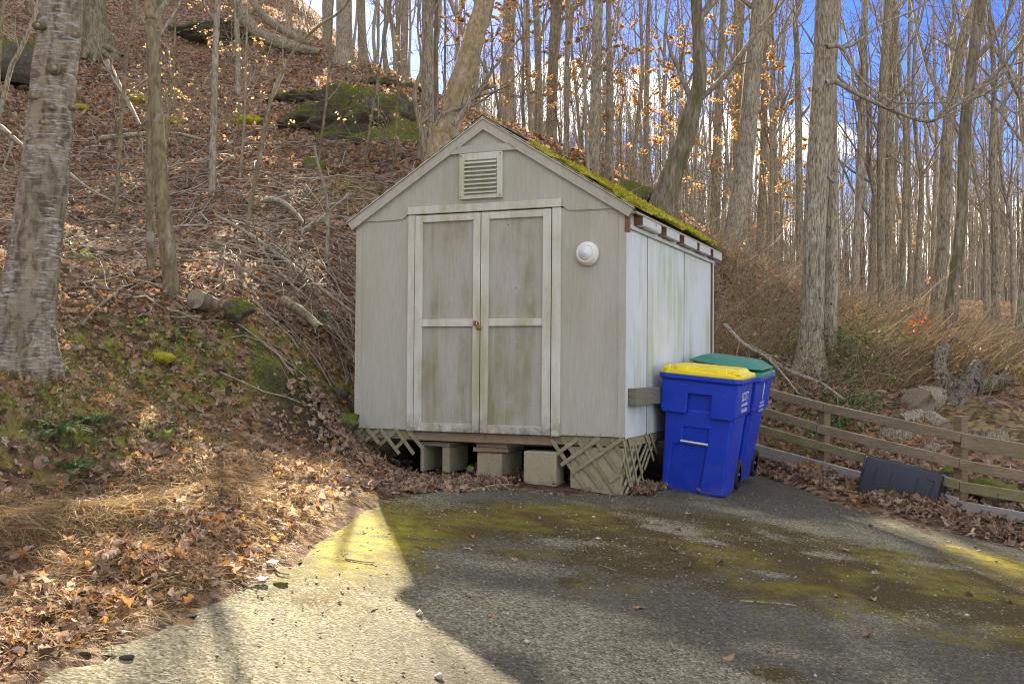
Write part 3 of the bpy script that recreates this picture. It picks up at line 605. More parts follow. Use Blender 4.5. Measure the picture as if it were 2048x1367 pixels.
# padlock
pl = empty('padlock', tuple(shed_w(-1.243, -.043, .868)), (0, rad(-8), -TH), 'brass padlock hanging from the rusty hasp between the shed doors', 'padlock')
part('lock_body', [B(-.021, .021, -.011, .011, -.022, .022)], M['brass'], pl, .006, 2)
a = np.linspace(0, np.pi, 12); pts = np.stack([.014*np.cos(a), 0*a, .026+.020*np.sin(a)], 1); pts = np.vstack([[.014, 0, .015], pts, [-.014, 0, .015]])
g = Geo(); g.add(*tubes(pts[None], np.full((1, len(pts)), .0042), 8)); g.obj('shackle', M['steel'], pl, True)

# concrete blocks and shims under the shed
def block(u0, u1, v0, v1, w0, w1, label, hollow=False, rot=0., grp=None):
    c = shed_w((u0+u1)/2, (v0+v1)/2, w0); a, b, h = (u1-u0)/2, (v1-v0)/2, w1-w0
    t = .035
    if hollow: shapes = [B(-a, a, -b, b, h-.04, h), B(a-.07, a, -b, b, 0, h-.0405), B(-a, -a+t, -b, b, 0, h-.0405), B(-a+t, a-.07, b-.05, b-.01, 0, h-.041)]
    else: shapes = [B(-a, a, -b, b, 0, h)]
    o = bpy.data.objects.new('concrete_block', bev_mesh('concrete_block', shapes, M['concrete'], .012, 2)); link(o); o.location = c; o.rotation_euler = (0, 0, -TH+rot)
    return tag(o, label, 'block')
block(-1.85, -1.57, .10, .48, -.36, -.10, 'hollow concrete block standing in dead leaves under the left shed door', True)
block(-1.315, -1.19, .08, .45, -.42, -.168, 'narrow concrete block under the stacked wooden shims, left of its pair', rot=.06)
block(-1.175, -1.06, .08, .45, -.43, -.172, 'narrow concrete block under the stacked wooden shims, right of its pair', rot=-.10)
block(-.845, -.565, -.02, .18, -.455, -.135, 'squat concrete block standing upright on the asphalt edge below the right door')
block(-.46, -.03, .02, .42, -.56, -.085, 'large greenish concrete block behind the broken lattice at the shed corner')
for (u0, u1, w0, w1, r, lab) in ((-1.34, -1.03, -.165, -.128, .05, 'long wooden shim plank lying on the concrete block pair under the shed'), (-1.29, -1.00, -.127, -.088, -.12, 'short wooden shim wedged right under the floor beam of the shed')):
    o = bpy.data.objects.new('shim_plank', bev_mesh('shim_plank', [B(-(u1-u0)/2, (u1-u0)/2, -.2, .2, 0, w1-w0)], M['beam'], .004)); link(o); o.location = shed_w((u0+u1)/2, .26, w0); o.rotation_euler = (0, 0, -TH+r); tag(o, lab, 'plank')

# ================================================================ WHEELED BINS
def rrect(w, y0, y1, c, z):
    a = w/2; return [(-a+c, y0, z), (a-c, y0, z), (a, y0+c, z), (a, y1-c, z), (a-c, y1, z), (-a+c, y1, z), (-a, y1-c, z), (-a, y0+c, z)]
def loft(secs):
    n = len(secs[0]); v = [p for s in secs for p in s]; f = [tuple(range(n-1, -1, -1)), tuple(range((len(secs)-1)*n, len(secs)*n))]
    for i in range(len(secs)-1):
        for j in range(n): f.append((i*n+j, i*n+(j+1) % n, (i+1)*n+(j+1) % n, (i+1)*n+j))
    return v, f
def chbox(x0, x1, y0, y1, z0, z1, slope=.06):
    """shoulder block whose underside slopes back into the body"""
    return prism([(x0, y1, z0), (x0, y0, z0+slope), (x0, y0, z1), (x0, y1, z1)], (1, 0, 0), x1-x0)
def text_obj(body, size, loc, rot, parent, name='lettering', sx=1.):
    c = bpy.data.curves.new(name, 'FONT'); c.body = body; c.size = size; c.extrude = .0006; c.align_x = 'CENTER'; c.space_character = 1.0
    c.materials.append(M['print']); tmp = bpy.data.objects.new(name, c); COL.objects.link(tmp); dg = bpy.context.evaluated_depsgraph_get(); me = bpy.data.meshes.new_from_object(tmp.evaluated_get(dg)); bpy.data.objects.remove(tmp); bpy.data.curves.remove(c)
    o = bpy.data.objects.new(name, me); link(o, parent); o.location = loc; o.rotation_euler = rot; o.scale = (sx, 1, 1)
    if not me.materials: me.materials.append(M['print'])
    return o
def make_bin(loc, rot, label, lid, big):
    r = empty('wheeled_bin', loc, rot, label, 'trash bin')
    body = [loft([rrect(.50, .035, .50, .05, .0), rrect(.535, .020, .60, .05, .55), rrect(.56, .012, .66, .05, .80), rrect(.575, .010, .69, .05, .955)])]
    up = [(-.296, .95), (-.291, .70), (-.27, .665), (-.085, .665), (-.085, .835), (.095, .835), (.095, .645), (.27, .645), (.291, .68), (.296, .95)]
    body += [prism([(x, -.042, z) for x, z in up[::-1]], (0, 1, 0), .70)]
    lo = [(-.238, .004), (-.195, .004), (-.178, .40), (-.105, .405), (-.105, .55), (.085, .55), (.085, .395), (.055, .004), (.236, .004), (.256, .70), (-.256, .70)]
    body += [prism([(x, .0035, z) for x, z in lo[::-1]], (0, 1, 0), .2)]
    part('body', body, M['blue'], r, .010, 2)
    part('rim', [loft([rrect(.625, -.062, .715, .05, .945), rrect(.645, -.072, .725, .05, .958), rrect(.645, -.072, .725, .05, .988), rrect(.635, -.066, .715, .05, .990)])], M['blue'], r, .004)
    g = Geo(); g.add(*tubes(np.array([[[-.118, -.004, .432], [.098, -.004, .424]]]), np.full((1, 2), .0125), 10)); g.obj('lift_bar', M['steel'], r, True)
    if lid == 'yellow':
        L_ = [loft([rrect(.63, -.062, .71, .05, .9905), rrect(.62, -.058, .70, .05, 1.022), rrect(.60, -.045, .69, .05, 1.028)]), loft([rrect(.56, .075, .66, .05, 1.026), rrect(.50, .095, .63, .05, 1.062)])]
        for a, b in ((-.295, -.235), (-.20, -.105), (.105, .20), (.235, .295)): L_.append(loft([[(a, -.045, 1.027), (b, -.045, 1.027), (b, .10, 1.027), (a, .10, 1.027)], [(a+.012, -.018, 1.060), (b-.012, -.018, 1.060), (b-.012, .10, 1.061), (a+.012, .10, 1.061)]]))
        L_.append(loft([[(-.295, .03, 1.0265), (.295, .03, 1.0265), (.295, .12, 1.0265), (-.295, .12, 1.0265)], [(-.285, .045, 1.0585), (.285, .045, 1.0585), (.285, .12, 1.0585), (-.285, .12, 1.0585)]]))
        part('lid', L_, M['yellow'], r, .006, 2)
    else:
        L_ = [loft([rrect(.65, -.075, .72, .07, .9905), rrect(.64, -.07, .71, .07, 1.03), rrect(.54, -.02, .68, .07, 1.042)])]
        o = part('lid', L_, M['green'], r, .006, 2)
        part('lid_flap', [loft([rrect(.60, -.06, .66, .10, 1.052), rrect(.62, -.07, .68, .10, 1.062), rrect(.44, .03, .58, .09, 1.118)])], M['green'], o, .006, 2)
    for s in (-1, 1):
        w = empty('wheel', (s*.240, .575, .125)); w.parent = r
        prof = [(.075, -.03), (.118, -.032), (.130, -.02), (.130, .02), (.118, .032), (.075, .03)]; V, Fc = lathe(prof, 28); V = V[:, [1, 0, 2]]
        g = Geo(); g.add(V, Fc); g.obj('tyre', M['rubber'], w, True)
        hub = [B(-.012, .012, -.02, .02, -.02, .02)]+[beam((0, 0, 0), (0, .078*math.cos(k*math.pi/3), .078*math.sin(k*math.pi/3)), .02, .02, up=(1, 0, 0)) for k in range(6)]
        part('hub', hub, M['hub'], w, .002)
    g = Geo(); g.add(*tubes(np.array([[[-.27, .575, .125], [.27, .575, .125]]]), np.full((1, 2), .011), 8)); g.obj('axle', M['steel'], r, True)
    # print on the side that faces the fence
    tilt = math.atan2(.0075, .155); rot3 = (rad(90), 0, rad(90)); px_ = .2885
    def strokes(z, y0, y1, h, nn, x=.2945):
        sh = []
        for k in range(nn):
            a = y0+(y1-y0)*(k+.15)/nn; b = y0+(y1-y0)*(k+.72)/nn; hh = h*random.uniform(.75, 1.0); sh.append(B(x, x+.0012, a, b, z, z+hh*.28)); sh.append(B(x, x+.0012, a, a+(b-a)*.4, z+hh*.3, z+hh))
        return sh
    if big:
        text_obj('SCOTT', .105, (.2955, .33, .80), (rad(90), 0, rad(90)), r, sx=.95)
        part('print_line', strokes(.757, .17, .47, .026, 16), M['print'], r, 0); part('print_line', strokes(.705, .19, .47, .034, 11), M['print'], r, 0)
    else:
        part('logo_mark', [prism([(.2962, .30, .93), (.2962, .335, .90), (.2962, .318, .77), (.2962, .302, .77)], (1, 0, 0), .0012)], M['print'], r, 0)
        for z, n_ in ((.735, 7), (.70, 11), (.66, 10)): part('print_line', strokes(z, .22, .44, .024, n_), M['print'], r, 0)
    return r
def place_bin(px, py, d, corner_x, yaw, lean, pitch, label, lid, big):
    q = P(px, py, d); rot = Euler((pitch, lean, -yaw), 'XYZ'); off = rot.to_matrix()@Vector((corner_x*1.09, .035, 0)); b_ = make_bin(tuple(Vector(q)-off), rot, label, lid, big); b_.scale = (1.09, 1, 1); return b_
place_bin(1449, 995, 8.74, .25, TH-.02, rad(5.2), rad(2.), 'blue wheeled bin with a yellow lid beside the shed wall', 'yellow', True)
place_bin(1479, 967, 9.62, .25, TH+.02, rad(8.0), rad(3.), 'blue wheeled bin with a green lid behind the yellow-lidded one', 'green', False)

# ================================================================ FENCE
FA = np.array([3.09, 10.6]); FB = np.array([3.925, 9.2]); FD = (FB-FA)/np.linalg.norm(FB-FA); FN = np.array([FD[1], -FD[0]])  # FN toward camera side?
if FN@(-FA) < 0: FN = -FN
def fpt(px, py, off=0.):
    k = ray(px, py); o = FA+FN*off; n = FN; t = (o@n)/(k[:2]@n); return k*t
fence = empty('rail_fence', (float(FA[0]), float(FA[1]), gz1(*FA)), (0, 0, 0), 'weathered wooden post and rail fence along the driveway edge', 'fence')
def fpart(name, shapes, mat, bevel=.004):
    o = part(name, shapes, M[mat], fence, bevel)
    o.matrix_parent_inverse = Matrix.Translation(Vector(fence.location)).inverted(); return o
Z4 = lambda x, y: (1480+x/3.417, 700+y/3.417)
def rail(a, b, h, mat, th=.036, off=.066):
    p0 = fpt(*Z4(*a), off); p1 = fpt(*Z4(*b), off); p0[2] -= h/2; p1[2] -= h/2; fpart('rail', [beam(p0, p1, th, h)], mat)
rail((120, 240), (573, 360), .085, 'fence'); rail((578, 362), (1514, 562), .088, 'fence'); rail((1519, 566), (2350, 708), .128, 'fence')
rail((100, 374), (528, 499), .085, 'fence'); rail((533, 505), (1503, 738), .088, 'fence'); rail((1508, 745), (2350, 900), .09, 'fence')
rail((80, 497), (1504, 888), .085, 'fencegreen'); rail((1509, 896), (2350, 1030), .09, 'fencegreen')
rail((60, 628), (1488, 1005), .115, 'fencegrey'); rail((1493, 1026), (2350, 1180), .09, 'fencegrey')
def fpost(top, bot):
    p1 = fpt(*Z4(*top)); p0 = p1.copy(); p0[2] = fpt(*Z4(*bot))[2]-.25; fpart('post', [beam(p0, p1, .09, .09, up=(FN[0], FN[1], 0))], 'post', .005)
fpost((575, 395), (515, 745)); fpost((1508, 450), (1500, 1025)); fpost((2350, 640), (2350, 1200)); fpost((90, 250), (60, 700))

# ================================================================ BLACK TOTE
tc_ = P(1790, 1010, 9.32); tote = empty('storage_tote', (tc_[0], tc_[1], tc_[2]+.02), (rad(-8), rad(12), rad(-27)), 'black plastic storage tote lying on its side against the fence', 'tote')
w_, h_, dd = .345, .355, .27
def tsec(y, s): return [(-w_*s, y, .0+(1-s)*h_/2), (w_*s, y, (1-s)*h_/2), (w_*s, y, h_-(1-s)*h_/2), (-w_*s, y, h_-(1-s)*h_/2)]
part('tub', [loft([tsec(0, .95), tsec(.03, .97), tsec(dd, 1.02)])], M['tote'], tote, .018, 3, True)
part('rim', [loft([tsec(dd-.03, 1.07), tsec(dd+.012, 1.07)])], M['tote'], tote, .006, 2)
for x in (-.235, -.10, .12, .25): part('rib', [prism([(x, -.007, .05), (x+.012, -.007, .05), (x+.028, -.007, .27), (x+.016, -.007, .27)], (0, 1, 0), .012)], M['tote'], tote, .002)
for x0, x1, z in ((-.20, -.10, .10), (.20, .28, .27), (.155, .25, .06)): part('rib', [B(x0, x1, -.006, .005, z, z+.012)], M['tote'], tote, .002)

# ================================================================ LOGS, STUMPS, ROCKS
def log_geo(pts, rads, sides=24, rough=.06, n=16, seed=0):
    r_ = np.random.default_rng(seed); c = catmull(pts, n); rr = np.interp(np.linspace(0, 1, n), np.linspace(0, 1, len(rads)), rads)
    ang = np.arange(sides); j = 1+rough*(r_.random((n, sides))-.5)*2+rough*.8*(r_.random((1, sides))-.5)*2
    return tubes(c[None], (rr[:, None]*j)[None], sides), c, rr
def disc(c, nrm, r, sides=24, jit=.03):
    nrm = Vector(nrm).normalized(); a = nrm.orthogonal().normalized(); b = nrm.cross(a); V = [Vector(c)]+[Vector(c)+(a*math.cos(t)+b*math.sin(t))*r*(1+random.uniform(-jit, jit)) for t in np.arange(sides)/sides*2*math.pi]
    return [tuple(v) for v in V], np.array([(0, 1+i, 1+(i+1) % sides) for i in range(sides)])
def log_thing(name, label, cat, pts, rads, bark, cutm, ends=(True, False), seed=0, rough=.05):
    base = Vector(pts[0]); r = empty(name, tuple(base), (0, 0, 0), label, cat); L0 = [Vector(p)-base for p in pts]
    (v, q), c, rr = log_geo([tuple(p) for p in L0], rads, seed=seed, rough=rough); g = Geo(); g.add(v, q); g.obj('bark', M[bark], r, True)
    for i, e in enumerate(ends):
        if e:
            k = 0 if i == 0 else -1; nrm = (c[0]-c[1]) if i == 0 else (c[-1]-c[-2]); g = Geo(); g.add(*disc(c[k], nrm, rr[k]*1.0)); g.obj('cut_end', M[cutm], r)
    return r
log_thing('cut_log', 'thick sawn log with dark ringed end facing the fence', 'log', [P(1835, 808, 12.0), P(1880, 800, 12.8)], [.195, .19], 'bark', 'cut', seed=1)
def stump(px, py, d, r, h, label, bark, cutm, tilt=(0, 0)):
    q = P(px, py, d); z0 = min(gz1(q[0], q[1])-.15, q[2]-h); top = q; bot = np.array([q[0]-tilt[0], q[1]-tilt[1], z0])
    return log_thing('stump', label, 'stump', [bot, top], [r*1.15, r], bark, cutm, (False, True), int(px))
stump(1788, 862, 11.3, .185, .3, 'freshly sawn pale stump behind the fence rails', 'bark', 'cutpale', (.05, .08))
stump(1862, 886, 10.9, .09, .3, 'small pale-topped stump beside the fence post', 'bark', 'cutpale', (.06, .06))
stump(1912, 905, 10.6, .10, .3, 'low slanted stump right behind the fence post', 'bark', 'cutpale', (-.08, .1))
stump(1972, 862, 11.0, .20, .35, 'wide grey-topped stump beyond the fence post', 'bark', 'cutgrey', (0, .03))
log_thing('fallen_log', 'pale bleached log lying low behind the fence rails', 'log', [P(1775, 918, 10.9), P(1840, 930, 10.7), P(1925, 945, 10.4)], [.13, .14, .11], 'bark2', 'cut', (True, True), 5, .12)
log_thing('fallen_log', 'short grey log propped beneath the thick sawn log', 'log', [P(1800, 845, 11.9), P(1850, 835, 12.0), P(1890, 858, 11.7)], [.10, .11, .09], 'bark2', 'cut', (True, True), 6, .1)
# uprooted stump with roots
ub = P(1935, 790, 12.6); us = empty('uprooted_stump', tuple(ub), (0, 0, 0), 'uprooted stump with gnarled grey roots behind the fence', 'stump')
def upart(name, pts, rads, seed, mat='bark2'):
    L0 = [tuple(np.array(p)-ub) for p in pts]; (v, q), c, rr = log_geo(L0, rads, 14, .16, 14, seed); g = Geo(); g.add(v, q); g.add(*disc(c[-1], c[-1]-c[-2], rr[-1], 14)); g.add(*disc(c[0], c[0]-c[1], rr[0], 14)); g.obj(name, M[mat], us, True)
upart('butt', [P(1900, 830, 12.3), P(1925, 790, 12.6), P(1945, 755, 12.8)], [.15, .17, .12], 11, 'stump')
for i, (pts, rr) in enumerate([([(1930, 780, 12.6), (1950, 740, 12.7), (1955, 728, 12.8), (1965, 735, 12.9)], [.12, .08, .05, .03]), ([(1940, 775, 12.6), (1990, 765, 12.9), (2030, 760, 13.2)], [.12, .09, .05]), ([(1925, 790, 12.5), (1925, 830, 12.2), (1918, 860, 12.0)], [.10, .08, .05]), ([(1895, 790, 12.6), (1880, 750, 12.6), (1880, 715, 12.7), (1892, 690, 12.8)], [.10, .09, .075, .05]), ([(1905, 790, 12.5), (1885, 830, 12.2), (1875, 862, 12.0)], [.07, .05, .03]), ([(1915, 780, 12.6), (1890, 765, 12.7), (1868, 772, 12.8)], [.11, .08, .04]), ([(1945, 790, 12.7), (1965, 815, 12.5), (1975, 840, 12.4)], [.10, .07, .04])]):
    upart('root', [P(*p) for p in pts], [q_*1.05 for q_ in rr], 20+i, 'stump')
ico_bm = bmesh.new(); bmesh.ops.create_icosphere(ico_bm, subdivisions=4, radius=1); ICO_V = np.array([v.co[:] for v in ico_bm.verts]); ICO_F = np.array([[v.index for v in f.verts] for f in ico_bm.faces]); ico_bm.free()
bm_ = bmesh.new(); bmesh.ops.create_icosphere(bm_, subdivisions=6, radius=1); ICO6_V = np.array([v.co[:] for v in bm_.verts]); ICO6_F = np.array([[v.index for v in f.verts] for f in bm_.faces]); bm_.free()
def rock(px, py, d, sx, sy, sz, label, seed, yaw=0., sink=.3):
    q = P(px, py, d); z = gz1(q[0], q[1]); r_ = np.random.default_rng(seed); big = sx > .9; v = (ICO6_V if big else ICO_V).copy()
    for k in range(14):      # chop with random planes for a craggy outline
        n = r_.normal(0, 1, 3); n /= np.linalg.norm(n); dcut = r_.uniform(.55, .9); e = v@n; v = np.where((e > dcut)[:, None], v-(e-dcut)[:, None]*n*.9, v)
    v *= (1+.34*(fbm(v[:, 0]*1.8+seed, v[:, 1]*1.8+v[:, 2]*2.6, 5)-.5)*2)[:, None]
    if big:      # ledges and cracks of an outcrop
        v *= (1+.16*(fbm(v[:, 0]*5+seed, v[:, 1]*3+v[:, 2]*9, 5)-.5)*2+.05*np.sign(np.sin(v[:, 2]*11+3*fbm(v[:, 0]*2, v[:, 1]*2, 3)*4)))[:, None]
    v *= np.array([sx, sy, sz])
    g = Geo(); g.add(v, ICO6_F if big else ICO_F); o = g.obj('rock', M['rock'], None, True); o.location = (q[0], q[1], q[2] if sink is None else z+sz*(1-2*sink)); o.rotation_euler = (0, 0, yaw); return tag(o, label, 'rock')
rock(738, 280, 19.8, 1.45, 1.4, .95, 'large dark mossy boulder on the slope left of the roof', 1, .3, None)
rock(640, 208, 23.5, 1.1, .9, .32, 'low mossy rock ledge above the large dark boulder', 2, .1, None)
rock(655, 262, 20.6, .95, .8, .5, 'dark mossy ledge joined to the left end of the large boulder', 21, .3, None)
rock(800, 300, 18.6, .6, .6, .6, 'broken mossy stone at the right foot of the large boulder', 22, .7, None)
rock(634, 345, 16.2, .27, .24, .25, 'small round mossy rock on the leafy slope beside the shed', 3, .5, None)
rock(425, 75, 32., 1.6, 1.2, .5, 'mossy boulder high on the hill between thin trunks', 4, .2, None)
rock(770, 190, 27.5, 1.3, .9, .35, 'mossy rock slab on the skyline left of the roof peak', 5, .9, None)
rock(1262, 400, 19., .75, .6, .38, 'mossy rock showing just over the mossy roof edge', 6, .4, None)
rock(30, 130, 21., .9, .8, .6, 'mossy boulder behind the silvery birch trunk', 7, .4, None)
rock(692, 850, 8.95, .11, .14, .13, 'pale stone at the foot of the shed corner', 8, .4, None)
rock(683, 782, 9.3, .07, .06, .08, 'small pale stone in the bare dirt bank by the shed', 9, .4, None)
rock(478, 622, 9.0, .14, .12, .11, 'mossy stone beside the cut log on the bank', 10, .2, None)
rock(2020, 748, 13.4, .28, .2, .12, 'flat grey stone beyond the uprooted stump', 12, .2, None)
rock(1900, 950, 9.9, .16, .14, .10, 'bright mossy stone low behind the fence post', 13, .2, None)
rock(1990, 985, 9.4, .28, .22, .16, 'dark mossy rock under the lowest fence rail', 14, .2, None)
rock(941, 937, 8.55, .035, .03, .03, 'small white stone in front of the paired blocks', 15, .2, None)
log_thing('cut_log', 'short mossy log end lying on the bank by the twin saplings', 'log', [P(391, 597, 8.95), P(425, 612, 9.2)], [.085, .08], 'barkmoss', 'cut', seed=31)
log_thing('fallen_branch', 'thick mossy branch poking from the brush pile', 'branch', [P(565, 600, 9.9), P(605, 625, 9.7), P(640, 655, 9.5)], [.045, .045, .03], 'sap', 'cut', (True, False), 33)

# ================================================================ TREES
def unit(v): return v/(np.linalg.norm(v, axis=-1, keepdims=True)+1e-12)
def sprout(r_, par_pts, par_rad, count, s0, s1, len0, len1, up, npts, rfac, curve=.25, wob=.06):
    """grow `count` shoots from each parent polyline (k,n,3)"""
    k, n, _ = par_pts.shape; tot = k*count; pi = np.repeat(np.arange(k), count); s = r_.uniform(s0, s1, tot)
    f = s*(n-1); i = np.minimum(f.astype(int), n-2); w = (f-i)[:, None]
    p0 = par_pts[pi, i]*(1-w)+par_pts[pi, i+1]*w; rr = par_rad[pi, i]*(1-w[:, 0])+par_rad[pi, i+1]*w[:, 0]
    T = unit(par_pts[pi, i+1]-par_pts[pi, i]); rv = unit(np.cross(T, r_.normal(0, 1, (tot, 3)))); d = unit(rv+T*r_.uniform(.25, .9, (tot, 1))+np.array([0, 0, 1.])*up)
    L_ = (r_.uniform(len0, len1, tot)*(1.15-.6*s))[:, None]
    t = np.linspace(0, 1, npts); pts = np.empty((tot, npts, 3)); pts[:, 0] = p0; dd = d.copy(); r0 = np.minimum(rr*rfac, rr*.9)
    for j in range(1, npts):
        dd = unit(dd+np.array([0, 0, 1.])*curve*(1/(npts-1))+r_.normal(0, wob*3/(npts)**.5, (tot, 3))); pts[:, j] = pts[:, j-1]+dd*L_/(npts-1)
    rad_ = r0[:, None]*(1-.82*t[None, :]); return pts, rad_
def trunk_rad(c, radii, r_, sides, flare=True, base_len=.55, rough=.05, bury=.0):
    n = len(c); s = np.concatenate([[0], np.cumsum(np.linalg.norm(np.diff(c, axis=0), axis=1))])
    R = radii[:, None]*(1+rough*(r_.random((n, sides))-.5)*2); lob = 1+.10*np.cos(np.arange(sides)/sides*2*np.pi*3+r_.uniform(0, 6))+.06*np.cos(np.arange(sides)/sides*2*np.pi*5+r_.uniform(0, 6))
    if flare:
        fl = np.exp(-np.maximum(s-bury, 0)/base_len*2.2)[:, None]; R = R*(1+fl*.45*lob[None, :]**2)
    return R*(1+(lob-1)*.35)[None, :]
def tree(label, px, d, mat='bark', height=15., group=None, name='bare_tree', limbs=9, sides=18, crown0=.45, seed=None, crown=True, relief=0., base=None, llen=(.9, 2.6), flare=True, cat='tree', twig_r=.0032):
    """px: list of (px,py,width px) from base up, at distance d; carries on above the frame to its full height"""
    seed = seed if seed is not None else int(px[0][0]*7+d*13) % 9973; r_ = np.random.default_rng(seed)
    pts = [P(a, b, d) for a, b, w in px]; wr = [w*d/FPX/2 for a, b, w in px]
    x0, y0 = pts[0][0], pts[0][1]; zg = gz1(x0, y0)
    if pts[0][2]-zg > .08:          # base hidden in the photo: carry the trunk down to the slope
        dr = (pts[0]-pts[1])/(abs(pts[0][2]-pts[1][2])+1e-6); q = pts[0]+dr*(pts[0][2]-zg)*np.array([.5, .5, 1]); q[2] = gz1(q[0], q[1])-max(.15, 2.2*wr[0]); pts.insert(0, q); wr.insert(0, wr[0]*1.08)
    else: pts[0] = np.array([x0, y0, min(zg, pts[0][2])-max(.15, 2.2*wr[0])])
    # keep slender trunks from standing in one flat plane
    dy = r_.normal(0, .05, len(pts)).cumsum()*.4
    for i in range(1, len(pts)): pts[i] = pts[i]*(1+(dy[i])/d)
    top = pts[-1]; H = top[2]-pts[0][2]; need = height-H
    if need > .5:
        dr = unit(pts[-1]-pts[-2]); dr = unit(dr*.6+np.array([0, 0, .6])); k = max(2, int(need/2)); r1 = wr[-1]
        for j in range(1, k+1):
            dr = unit(dr+r_.normal(0, .05, 3)+np.array([0, 0, .06])); pts.append(pts[-1]+dr*need/k); wr.append(r1*(1-.86*j/k))
    else: pass
    pts = np.array(pts); base_ = pts[0].copy(); base_[2] += .15
    root = empty(name, tuple(base_), (0, 0, 0), label, cat, group); c = catmull(pts-base_, 44)
    # radius by arclength of control points
    al = np.concatenate([[0], np.cumsum(np.linalg.norm(np.diff(pts, axis=0), axis=1))]); ac = np.concatenate([[0], np.cumsum(np.linalg.norm(np.diff(c, axis=0), axis=1))]); rr = np.interp(ac/ac[-1], al/al[-1], wr)
    g = Geo(); g.add(*tubes(c[None], trunk_rad(c, rr, r_, sides, flare, max(.25, rr[0]*2.4), .05, max(.15, 2.2*wr[0]))[None], sides)); g.obj('trunk', M[mat], root, True)
    if relief:
        o_ = root.children[0]; bpy.data.objects.remove(o_); bark_relief(root, c, rr, r_, mat, relief, max(.25, rr[0]*2.4), max(.15, 2.2*wr[0]), flare)
    if crown: make_crown(root, c, rr, r_, limbs, crown0, llen, twig_r)
    return root, c, rr, base_
def bark_relief(root, c, rr, r_, mat, amp, base_len, bury, flare, sides=110, n=300):
    al = np.concatenate([[0], np.cumsum(np.linalg.norm(np.diff(c, axis=0), axis=1))]); keep = min(al[-1], 7.5); s = np.concatenate([np.linspace(0, keep, n-24), np.linspace(keep, al[-1], 25)[1:]])
    cc = np.stack([np.interp(s, al, c[:, a]) for a in range(3)], 1); R0_ = np.interp(s, al, rr); a = np.arange(sides)/sides*2*np.pi; A2_, S2 = np.meshgrid(a, s)
    F = 5.5; n1 = fbm(np.cos(A2_)*F+40+S2*1.1, np.sin(A2_)*F+40+S2*.9, 4); n2 = fbm(np.cos(A2_)*F*2.4+7+S2*3.1, np.sin(A2_)*F*2.4+90+S2*2.3, 3); rid = 1-np.abs(2*n1-1)*2.2
    low = np.exp(-np.maximum(S2-bury, 0)/1.2); wob = (fbm(np.cos(A2_)*1.2+5, np.sin(A2_)*1.2+S2*.8, 3)-.5)*.16
    lob = 1+.16*np.cos(3*A2_+r_.uniform(0, 6))+.12*np.cos(5*A2_+r_.uniform(0, 6)); fl = np.exp(-np.maximum(S2-bury, 0)/base_len*2.0)*(.55 if flare else 0)
    RR = R0_[:, None]*(1+wob+amp*(rid*.7+(n2-.5)*.9)*(.55+.8*low))*(1+fl*lob**2)
    g = Geo(); g.add(*tubes(cc[None], RR[None], sides)); return g.obj('trunk', M[mat], root, True)
def make_crown(root, c, rr, r_, limbs, crown0, llen, twig_r=.0032):
    g = Geo(); l1, w1 = sprout(r_, c[None], rr[None], limbs, crown0, .97, llen[0]*1.2, llen[1]*1.5, .55, 7, .55, .8, .10); w1 = np.clip(w1, .006, .05)
    g.add(*tubes(l1, w1, 5)); l2, w2 = sprout(r_, l1, w1, 5, .2, .98, llen[0]*.45, llen[1]*.5, .35, 5, .6, .5, .12); w2 = np.clip(w2, twig_r*1.15, .02)
    g.add(*tubes(l2, w2, 4)); l3, w3 = sprout(r_, l2, w2, 4, .2, 1., llen[0]*.22, llen[1]*.22, .25, 4, .7, .4, .14); w3 = np.clip(w3, twig_r*.7, .01)
    g.add(*tubes(l3, w3, 3)); g.obj('crown', M['branch'], root, True)
def limb(root, base_, px, d, mat='branch', r0=None, twigs=10, seed=1, name='branch', tl=(.3, .9)):
    r_ = np.random.default_rng(seed); pts = np.array([P(a, b, dd if (dd := (x[0] if x else d)) else d) for a, b, w, *x in px])-base_; wr = np.array([w*d/FPX/2 for a, b, w, *x in px])
    c = catmull(pts, 22); rr = np.interp(np.linspace(0, 1, 22), np.linspace(0, 1, len(wr)), wr); g = Geo(); g.add(*tubes(c[None], rr[None], 8))
    if twigs:
        l2, w2 = sprout(r_, c[None], rr[None], twigs, .15, 1., tl[0], tl[1], .3, 6, .5, .4, .13); w2 = np.clip(w2, .003, .02); g.add(*tubes(l2, w2, 4))
        l3, w3 = sprout(r_, l2, w2, 4, .2, 1., tl[0]*.4, tl[1]*.45, .2, 4, .7, .3, .14); g.add(*tubes(l3, np.clip(w3, .002, .01), 3))
    return g.obj(name, M[mat], root, True)

birch, bc, brr, bb = tree('thick silvery trunk with branch scars leaning at the driveway bank', [(38, 728, 108), (45, 690, 98), (65, 527, 94), (97, 285, 88), (110, 130, 84), (122, 0, 82)], 6.85, 'birch', 13, limbs=8, sides=28, crown0=.55, relief=.045)
for (a, b, s) in [(78, 52, 1.), (152, 70, .8), (112, 138, 1.25), (105, 215, .7), (147, 215, .8), (68, 192, .9), (88, 245, .9), (65, 480, .6)]:
    q = P(a, b, 6.85-.12); g = Geo(); v = ICO_V*np.array([.046, .022, .030])*s; v = v*(1+.2*(fbm(v[:, 0]*60, v[:, 2]*60+a, 2)-.5)[:, None]); g.add(v+(q-bb), ICO_F); g.obj('branch_scar', M['barkmoss'], birch, True)
    g = Geo(); v = ICO_V*np.array([.015, .012, .015])*s; g.add(v+(q-bb)+np.array([0, -.016*s, .0]), ICO_F); g.obj('branch_stub', M['cut'], birch, True)
tree('greenish lichened sapling, the thicker of the twin stems on the bank', [(347, 588, 36), (340, 540, 31), (325, 400, 29), (315, 250, 26), (303, 60, 23), (300, 0, 22)], 9.2, 'sap', 9, limbs=7, sides=16, name='sapling', flare=False)
